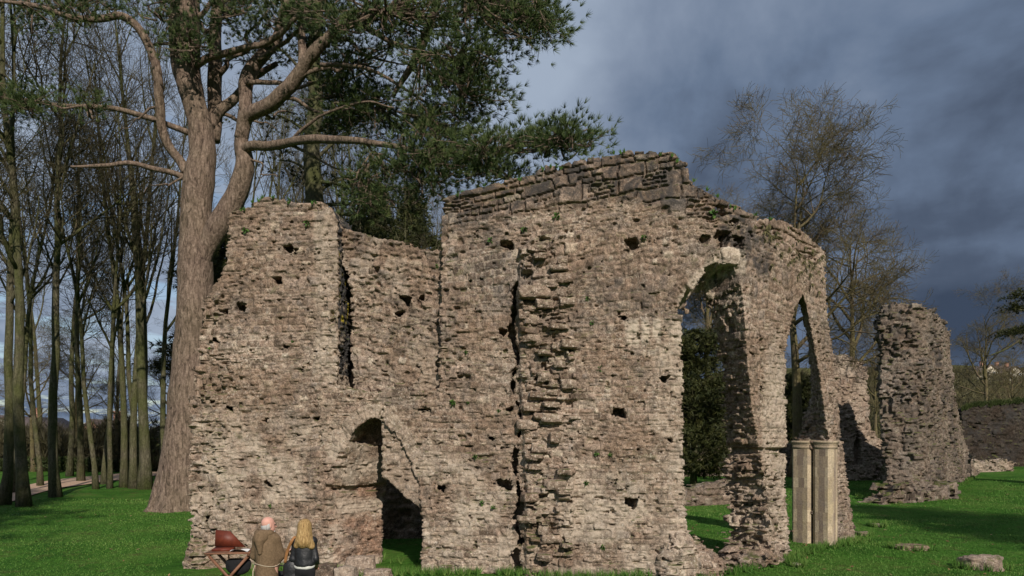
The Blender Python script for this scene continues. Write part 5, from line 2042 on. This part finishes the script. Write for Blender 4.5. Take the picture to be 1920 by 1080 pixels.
def head(B, c, f, s=1.0):
    """skull, jaw, nose, brow, lips, ears; f is the facing direction in plan"""
    c = np.array(c, float)
    f = np.array([f[0], f[1], 0.0])
    f /= np.linalg.norm(f)
    r = np.array([f[1], -f[0], 0.0])
    up = np.array([0, 0, 1.0])
    az = math.atan2(f[1], f[0])
    B.ell(c + up * .035 * s - f * .012 * s, np.array([.098, .077, .092]) * s, k=.02, rz=az)
    B.ell(c + f * .03 * s - up * .035 * s, np.array([.068, .062, .085]) * s, k=.03, rz=az)
    B.limb(c + f * .065 * s - up * .095 * s, c + f * .072 * s - up * .085 * s, .024 * s, .022 * s, k=.03)
    B.limb(c + f * .094 * s + up * .010 * s, c + f * .116 * s - up * .030 * s, .009 * s, .014 * s, k=.012)
    B.limb(c + f * .085 * s + up * .022 * s + r * .035 * s, c + f * .085 * s + up * .022 * s - r * .035 * s, .011 * s, .011 * s, k=.012)
    B.limb(c + f * .092 * s - up * .058 * s + r * .020 * s, c + f * .092 * s - up * .058 * s - r * .020 * s, .008 * s, .008 * s, k=.006)
    for sg in (-1, 1):
        e = c + r * sg * .036 * s + f * .088 * s + up * .004 * s
        B.ell(e, np.array([.012, .016, .010]) * s, sub=True, k=.01, rz=az)
        q = c + r * sg * .077 * s - f * .008 * s - up * .008 * s
        B.ell(q, np.array([.022, .010, .033]) * s, k=.008, rz=az)
    return c, f, r, up


def eyes(c, f, r, up, parent, s=1.0):
    for sg in (-1, 1):
        m = MB()
        e = c + r * sg * .034 * s + f * .080 * s + up * .004 * s
        V, F_ = rock_mesh((.024 * s, .024 * s, .022 * s), 1, 6, 0)
        m.addq(V + e, F_)
        m.build('eye', M['eye'], parent)


# --- the man in the robe
PY = 10.4
mp_ = at(499, 1000, PY)
mz = float(gh(mp_.x, PY))
man = empty('person', (mp_.x, PY, mz))
tag(man, 'balding grey haired man in a hooded brown robe beside the folding table', 'person')
B = Blob(.03)
cH = np.array([.015, .06, 1.505])
B.ell((0, 0, .93), (.14, .11, .12))                       # pelvis
B.limb((0, 0, .95), (0, .01, 1.26), .11, .10, k=.05)
B.limb((-.12, .0, 1.30), (.12, .02, 1.30), .055, .055, k=.04)
B.limb((0, .01, 1.30), (.01, .045, 1.44), .062, .056)
for sg in (-1, 1):
    B.limb((sg * .09, 0, .90), (sg * .10, .02, .48), .085, .06)
    B.limb((sg * .10, .02, .48), (sg * .10, -.02, .08), .058, .04)
    B.limb((sg * .10, -.03, .035), (sg * .115, .15, .028), .04, .034)
B.limb((.135, .02, 1.29), (.18, .10, 1.05), .045, .040)      # right arm reaching forward to the right
B.limb((.18, .10, 1.05), (.215, .26, 1.08), .040, .029)
hand(B, (.218, .27, 1.08), (.25, .95, .05), (.5, -.1, -.8))
B.limb((-.135, .01, 1.29), (-.185, .07, 1.05), .045, .040)     # left arm to the table
B.limb((-.185, .07, 1.05), (-.215, .30, 1.00), .040, .029)
hand(B, (-.217, .31, 1.0), (-.1, .98, -.1), (0, .1, -1))
hc = head(B, cH, (.72, .69))
body = B.build('body', M['skin'], man, .0085)
eyes(*hc, man)
G = Blob(.04)                                             # robe: body, skirt, sleeves
G.limb((-.115, .0, 1.30), (.115, .01, 1.30), .085, .085)
G.ell((0.0, .0, 1.12), (.165, .14, .24))
G.ell((.05, .07, 1.0), (.155, .15, .20))
G.limb((.0, .01, 1.02), (.0, .0, .60), .155, .175)
G.limb((.0, .0, .60), (.0, -.01, .12), .175, .23)
G.limb((.135, .02, 1.30), (.185, .10, 1.04), .066, .070, k=.05)
G.limb((.185, .10, 1.04), (.205, .215, 1.06), .064, .074, k=.03)
G.limb((-.135, .01, 1.30), (-.19, .06, 1.05), .066, .070, k=.05)
G.limb((-.19, .06, 1.05), (-.215, .235, .99), .062, .074, k=.03)
G.ell((0, .0, 1.365), (.125, .10, .06))
G.limb((.012, .035, 1.42), (.014, .05, 1.47), .060, .058, sub=True, k=.02)
G.build('robe', M['robe'], man, .012, .016, 4, cut=[(2, .07, -1)])
H_ = Blob(.03)                                            # hood lying on the back
H_.ell((-.045, -.085, 1.345), (.105, .08, .105), rz=.3)
H_.limb((-.11, -.06, 1.40), (.06, -.045, 1.40), .045, .045)
H_.limb((-.12, -.02, 1.40), (-.13, .05, 1.36), .045, .04)
H_.limb((.07, -.02, 1.40), (.11, .06, 1.35), .045, .04)
H_.limb((-.06, -.13, 1.30), (-.04, -.15, 1.12), .07, .03)
H_.build('hood', M['robe'], man, .010, .012, 6)
R_ = MB()
th = np.linspace(0, 2 * np.pi, 40)
R_.tube(np.stack([.182 * np.cos(th) + .01, .17 * np.sin(th) + .02, .93 + .02 * np.sin(th * 2)], -1), .007, 7, False)
R_.tube([(-.13, -.105, .93), (-.14, -.15, .85), (-.135, -.19, .62), (-.14, -.22, .45)], .009, 6)
R_.build('rope_belt', M['rope'], man)
HR = Blob(.02)                                            # grey hair round the bald crown
f, r = hc[1], hc[2]
az = math.atan2(f[1], f[0])
HR.ell(cH - f * .035 - np.array([0, 0, .030]), (.078, .084, .075), rz=az)
HR.ell(cH - f * .045 - np.array([0, 0, .085]), (.055, .070, .060), rz=az)
for sg in (-1, 1):
    HR.ell(cH + r * sg * .072 - f * .02 - np.array([0, 0, .005]), (.040, .014, .045), rz=az)
HR.ell(cH + f * .072 - np.array([0, 0, .105]), (.036, .045, .045), rz=az)
HR.build('hair', M['grey_hair'], man, .0085, .02, 9)
SH = Blob(.02)
for sg in (-1, 1):
    SH.limb((sg * .10, -.04, .04), (sg * .118, .17, .035), .052, .044)
SH.build('shoes', M['tan_leather'], man, .012, cut=[(2, .0, -1)])

# --- the woman in the black jacket
wp = at(571, 1000, PY)
wz_ = float(gh(wp.x, PY))
woman = empty('person', (wp.x, PY, wz_), .10)
tag(woman, 'woman with long blond hair in a black leather jacket seen from behind', 'person')
B = Blob(.03)
cW = np.array([0, .02, 1.49])
B.ell((0, 0, .91), (.115, .085, .10))
B.limb((0, 0, .95), (0, 0, 1.24), .10, .095, k=.05)
B.limb((-.11, 0, 1.29), (.11, 0, 1.29), .05, .05, k=.05)
B.limb((0, 0, 1.30), (0, .012, 1.42), .05, .047)
for sg in (-1, 1):
    B.limb((sg * .075, 0, .86), (sg * .085, .01, .46), .062, .046)
    B.limb((sg * .085, .01, .46), (sg * .085, -.02, .08), .046, .034)
    B.limb((sg * .085, -.03, .035), (sg * .10, .13, .028), .036, .03)
    B.limb((sg * .125, 0, 1.28), (sg * .163, -.01, 1.03), .040, .034)
    B.limb((sg * .163, -.01, 1.03), (sg * .153, .14, .90 if sg > 0 else .96), .036, .026)
    hand(B, (sg * .152, .15, .895 if sg > 0 else .955), (-sg * .25, .9, -.25), (-sg * .6, 0, -.7), .93)
hw = head(B, cW, (-.15, 1.0), .96)
B.build('body', M['skin'], woman, .0085)
eyes(*hw, woman, .96)
J = Blob(.03)
J.limb((-.125, 0, 1.295), (.125, 0, 1.295), .075, .075, k=.05)
J.ell((0, 0, 1.12), (.150, .115, .23))
J.limb((0, 0, 1.05), (0, 0, .95), .125, .135)
J.ell((0, 0, .97), (.160, .12, .10))
for sg in (-1, 1):
    J.limb((sg * .128, 0, 1.285), (sg * .165, -.01, 1.03), .056, .047, k=.02)
    J.limb((sg * .165, -.01, 1.03), (sg * .155, .125, .905 if sg > 0 else .965), .053, .045, k=.02)
J.limb((0, .0, 1.36), (0, .012, 1.44), .055, .052, sub=True, k=.02)
J.build('jacket', M['leather'], woman, .010, .020, 11, cut=[(2, .93, -1)])
S_ = Blob(.02)
S_.ell((0, 0, .93), (.158, .120, .085))
S_.build('shirt', M['white_cloth'], woman, .011, .008, 5, cut=[(2, .88, -1), (2, .955, 1)])
TR = Blob(.02)
TR.ell((0, 0, .86), (.145, .110, .11))
for sg in (-1, 1):
    TR.limb((sg * .075, 0, .84), (sg * .085, .01, .46), .080, .060)
    TR.limb((sg * .088, .01, .46), (sg * .086, -.02, .09), .064, .056)
TR.build('trousers', M['black_cloth'], woman, .011, .008, 8, cut=[(2, .075, -1)])
BT = Blob(.015)
for sg in (-1, 1):
    BT.limb((sg * .085, -.035, .045), (sg * .10, .15, .036), .048, .04)
    BT.limb((sg * .086, -.02, .05), (sg * .086, -.02, .13), .05, .048)
BT.build('shoes', M['black_cloth'], woman, .011, cut=[(2, .0, -1)])
HW = Blob(.03)
HW.ell(cW + np.array([0, -.018, .038]), (.108, .108, .100))
HW.limb(cW + np.array([0, -.03, .03]), cW + np.array([.0, -.085, -.18]), .108, .118)
HW.limb(cW + np.array([-.06, -.06, -.12]), cW + np.array([-.10, -.075, -.25]), .06, .05)
HW.limb(cW + np.array([.06, -.06, -.12]), cW + np.array([.11, -.075, -.26]), .06, .05)
HW.limb(cW + np.array([-.05, -.03, -.02]), cW + np.array([-.075, -.055, -.22]), .055, .045)
HW.limb(cW + np.array([.05, -.03, -.02]), cW + np.array([.085, -.055, -.24]), .055, .045)
HW.ell(cW + np.array([-.012, .105, -.01]), (.062, .05, .085), sub=True, k=.02)
HW.build('hair', M['blond'], woman, .0085, .022, 13)

# her shoulder bag
bag = empty('shoulder_bag', (wp.x - .20, PY - .03, wz_ + .74))
tag(bag, 'black shoulder bag on a tan strap hanging at the woman\'s left side', 'bag')
K_ = Blob(.03)
K_.ell((0, 0, .13), (.115, .055, .15))
K_.limb((-.06, 0, .03), (.06, 0, .03), .045, .045)
K_.build('bag_body', M['leather'], bag, .010, .010, 3)
st = MB()
pth = catmull([(-.075, -.03, .24), (-.03, -.05, .42), (.04, -.09, .56), (.075, -.05, .625), (.09, .02, .62)], 6)
for o_ in (-.012, 0, .012):
    st.tube(pth + np.array([o_, 0, 0]), .011, 5)
st.build('strap', M['tan_leather'], bag)

# ------------------------------------------------------------------ folding table with writing box
tp = at(436, 1032, 12.4)
tg = float(gh(tp.x, 12.4))
tab = empty('folding_table', (tp.x, 12.4, tg), .12)
tag(tab, 'small brown wooden folding table on crossed legs set up by the wall', 'table')
TH = tp.z - tg
m = MB()
for k in range(4):
    m.box((0, -.21 + .14 * k, TH - .015), (.80, .132, .028))
m.box((-.34, 0, TH - .045), (.05, .52, .032))
m.box((.34, 0, TH - .045), (.05, .52, .032))
m.build('tabletop', M['wood'], tab, False)
for sy in (-.22, .22):
    for sg in (-1, 1):
        m = MB()
        a = np.array([sg * .33, sy + sg * .018, TH - .06])
        b = np.array([-sg * .33, sy + sg * .018, 0.0])
        d = b - a
        m.box((a + b) / 2, (.045, .03, np.linalg.norm(d)), ry=math.atan2(d[0], d[2]))
        m.build('leg', M['wood'], tab, False)
m = MB()
m.tube([(0, -.26, TH / 2 - .03), (0, .26, TH / 2 - .03)], .014, 8)
m.build('hinge_rod', M['wood'], tab)

bx = empty('writing_box', (tp.x - .17, 12.42, tg + TH), .12)
tag(bx, 'dark red wooden writing box with raised lid on the folding table', 'box')
m = MB()
m.add(np.array([(-.17, -.12, 0), (.17, -.12, 0), (.17, .14, 0), (-.17, .14, 0), (-.17, -.12, .035), (.17, -.12, .035), (.17, .14, .05), (-.17, .14, .05)]),
      [(3, 2, 1, 0), (4, 5, 6, 7), (0, 1, 5, 4), (1, 2, 6, 5), (2, 3, 7, 6), (3, 0, 4, 7)])
m.build('box_base', M['red_wood'], bx, False)
m = MB()
a = np.array([(-.19, .13, .05), (.34, .13, .03), (.06, .19, .31), (-.19, .19, .34)])
m.add(np.concatenate([a, a + [0, .022, .005]]), [(0, 1, 2, 3), (7, 6, 5, 4), (0, 4, 5, 1), (1, 5, 6, 2), (2, 6, 7, 3), (3, 7, 4, 0)])
m.build('lid', M['red_wood'], bx, False)
ppr = MB()
g_ = np.linspace(0, 1, 8)
Vp = np.array([(x * .30, y * .22, .012 + .03 * math.sin(x * 3.1) * (1 - y) + .012 * math.sin(y * 5 + x * 4)) for x in g_ for y in g_])
Fq = [(i * 8 + j, (i + 1) * 8 + j, (i + 1) * 8 + j + 1, i * 8 + j + 1) for i in range(7) for j in range(7)]
ppr.add(np.concatenate([Vp, Vp - [0, 0, .006]]), Fq + [tuple(q + 64 for q in f[::-1]) for f in Fq])
po = ppr.build('cloth', M['white_cloth'])
po.location = (tp.x + .03, 12.2, tg + TH + .005)
tag(po, 'crumpled white cloth lying on the folding table beside the red box', 'cloth')
sk = empty('satchel', (tp.x + .10, 12.4, tg + TH - .44))
tag(sk, 'dark satchel hanging beneath the top of the folding table', 'bag')
K_ = Blob(.04)
K_.limb((-.15, 0, .22), (.16, 0, .22), .07, .07)
K_.ell((0, 0, .15), (.22, .10, .15))
K_.build('bag_body', M['black_cloth'], sk, .012, .02, 3)
m = MB()
m.tube([(-.16, 0, .24), (-.17, 0, .33), (-.17, 0, .395)], .012, 5)
m.tube([(.16, 0, .24), (.17, 0, .33), (.17, 0, .395)], .012, 5)
m.build('strap', M['tan_leather'], sk)
rk = at(527, 1062, 11.6)
K2 = empty('satchel', (rk.x, 11.6, float(gh(rk.x, 11.6))))
tag(K2, 'black bag standing on the ground between the man and the woman', 'bag')
K_ = Blob(.04)
K_.ell((0, 0, .30), (.20, .12, .30))
K_.limb((-.12, 0, .10), (.12, 0, .10), .10, .10)
K_.limb((-.13, 0, .52), (.13, 0, .52), .07, .07)
K_.build('bag_body', M['black_cloth'], K2, .014, .02, 5, cut=[(2, 0.0, -1)])
m = MB()
m.tube(catmull([(-.10, 0, .55), (-.06, 0, .68), (.06, 0, .68), (.10, 0, .55)], 5), .012, 6)
m.build('handle', M['black_cloth'], K2)

# ------------------------------------------------------------------ grass
rng = np.random.RandomState(6)
n = 330000
rr = np.sqrt(rng.uniform(0, 1, n)) * 0
rr = 9.5 * (38 / 9.5) ** rng.rand(n)
th = rng.uniform(-.78, .78, n)
x, y = rr * np.tan(th) * .98, rr
ok = (np.abs(x / y) < .80)
u_, _ = MAIN.uz(960 + FPX * x / y, np.full(n, 950))
bare = vnoise(x * .8, y * .8, 0 * x, 66)
ok &= ~((x > MAIN.X.min()) & (x < 3.4) & (y > 14.3) & (y < 17.5))
ok &= (rng.rand(n) < .75 + bare * .5)
ok &= ~((x < -15) & (y > 30))
x, y = x[ok], y[ok]
z = gh(x, y)
n = len(x)
L = (.017 + .0008 * y) * rng.uniform(.6, 1.5, n) * (1 + .5 * np.clip(vnoise(x * .6, y * .6, 0 * x, 12), -.6, 1))
a = rng.uniform(0, 2 * np.pi, n)
s = np.stack([np.cos(a), np.sin(a), 0 * a], -1) * (.0035 + .00036 * y)[:, None]
d = np.stack([rng.normal(size=n) * .45, rng.normal(size=n) * .45, np.ones(n)], -1) * L[:, None]
P = np.stack([x, y, z - .005], -1)
V = np.stack([P - s, P + s, P + d], 1).reshape(-1, 3)
tn = np.repeat(np.clip(.5 + .28 * vnoise(x * .5, y * .5, 0 * x, 41) + rng.normal(size=n) * .16, 0, 1), 3)
tag(new_mesh('grass', V, np.arange(n * 3).reshape(-1, 3), 3, False, (M['grass'],), {'tone': tn}), 'short bright green grass blades covering the lawn', 'grass', kind='stuff')

rng = np.random.RandomState(91)
PB = []
RUINP = Path([(15.3, 29.5), (17.1, 28.8), (21.5, 34.0), (27.0, 40.5)], bend=.55)
for pth, a0, a1, m_ in ((MAIN, -.3, MAIN.length + .1, 1500), (RUINP, -.6, RUINP.length - 2, 900)):
    uu = rng.uniform(a0, a1, m_)
    ww = np.where(rng.rand(m_) < .75, -.02 - abs(rng.normal(size=m_)) * .16, .9 + abs(rng.normal(size=m_)) * .2)
    q_ = pth.pos(uu, ww, 0 * uu)
    dens = vnoise(q_[:, 0] * 1.1, q_[:, 1] * 1.1, 0 * uu, 5) > -.25
    PB.append(q_[dens])
for o_ in list(bpy.data.objects):
    if o_.name.startswith('stone_block') and o_.location.y > 14:
        m_ = 70
        a_ = rng.uniform(0, 6.3, m_)
        PB.append(np.stack([o_.location.x + np.cos(a_) * .45 * rng.uniform(.75, 1.15, m_) * max(.4, o_.dimensions.x / .75), o_.location.y + np.sin(a_) * .28 * rng.uniform(.75, 1.2, m_), 0 * a_], -1))
PB = np.concatenate(PB)
PB[:, 2] = gh(PB[:, 0], PB[:, 1])
V, F, tn = blades(PB, np.tile([0, 0, 1.0], (len(PB), 1)), 7, .19, .014, rng, .38)
tag(new_mesh('long_grass', V, F, 3, False, (M['grass'],), {'tone': tn}), 'longer uncut grass growing along the foot of the ruins', 'grass', kind='stuff')

rng = np.random.RandomState(19)
mb = MB()
for k in range(420):
    y = 11 * (30 / 11) ** rng.rand()
    x = y * rng.uniform(-.76, .76)
    if -6.6 < x < 3.6 and 14.2 < y < 17.5:
        continue
    c = np.array([x, y, float(gh(x, y)) + .025])
    a_, L_ = rng.uniform(0, 6.3), rng.uniform(.03, .07)
    e1 = np.array([math.cos(a_), math.sin(a_), rng.uniform(-.3, .5)]) * L_
    e2 = np.array([-math.sin(a_), math.cos(a_), rng.uniform(-.3, .5)]) * L_ * .4
    mb.add([c - e1, c + e2, c + e1, c - e2], [(0, 1, 2, 3)], rng.rand())
M['dead_leaf'] = leaf_material('dead_leaf', (.12, .06, .025), (.22, .13, .06), (.36, .25, .13))
tag(mb.build('fallen_leaves', M['dead_leaf'], None, False), 'scattered small dead leaves lying on the lawn', 'leaves', kind='stuff')
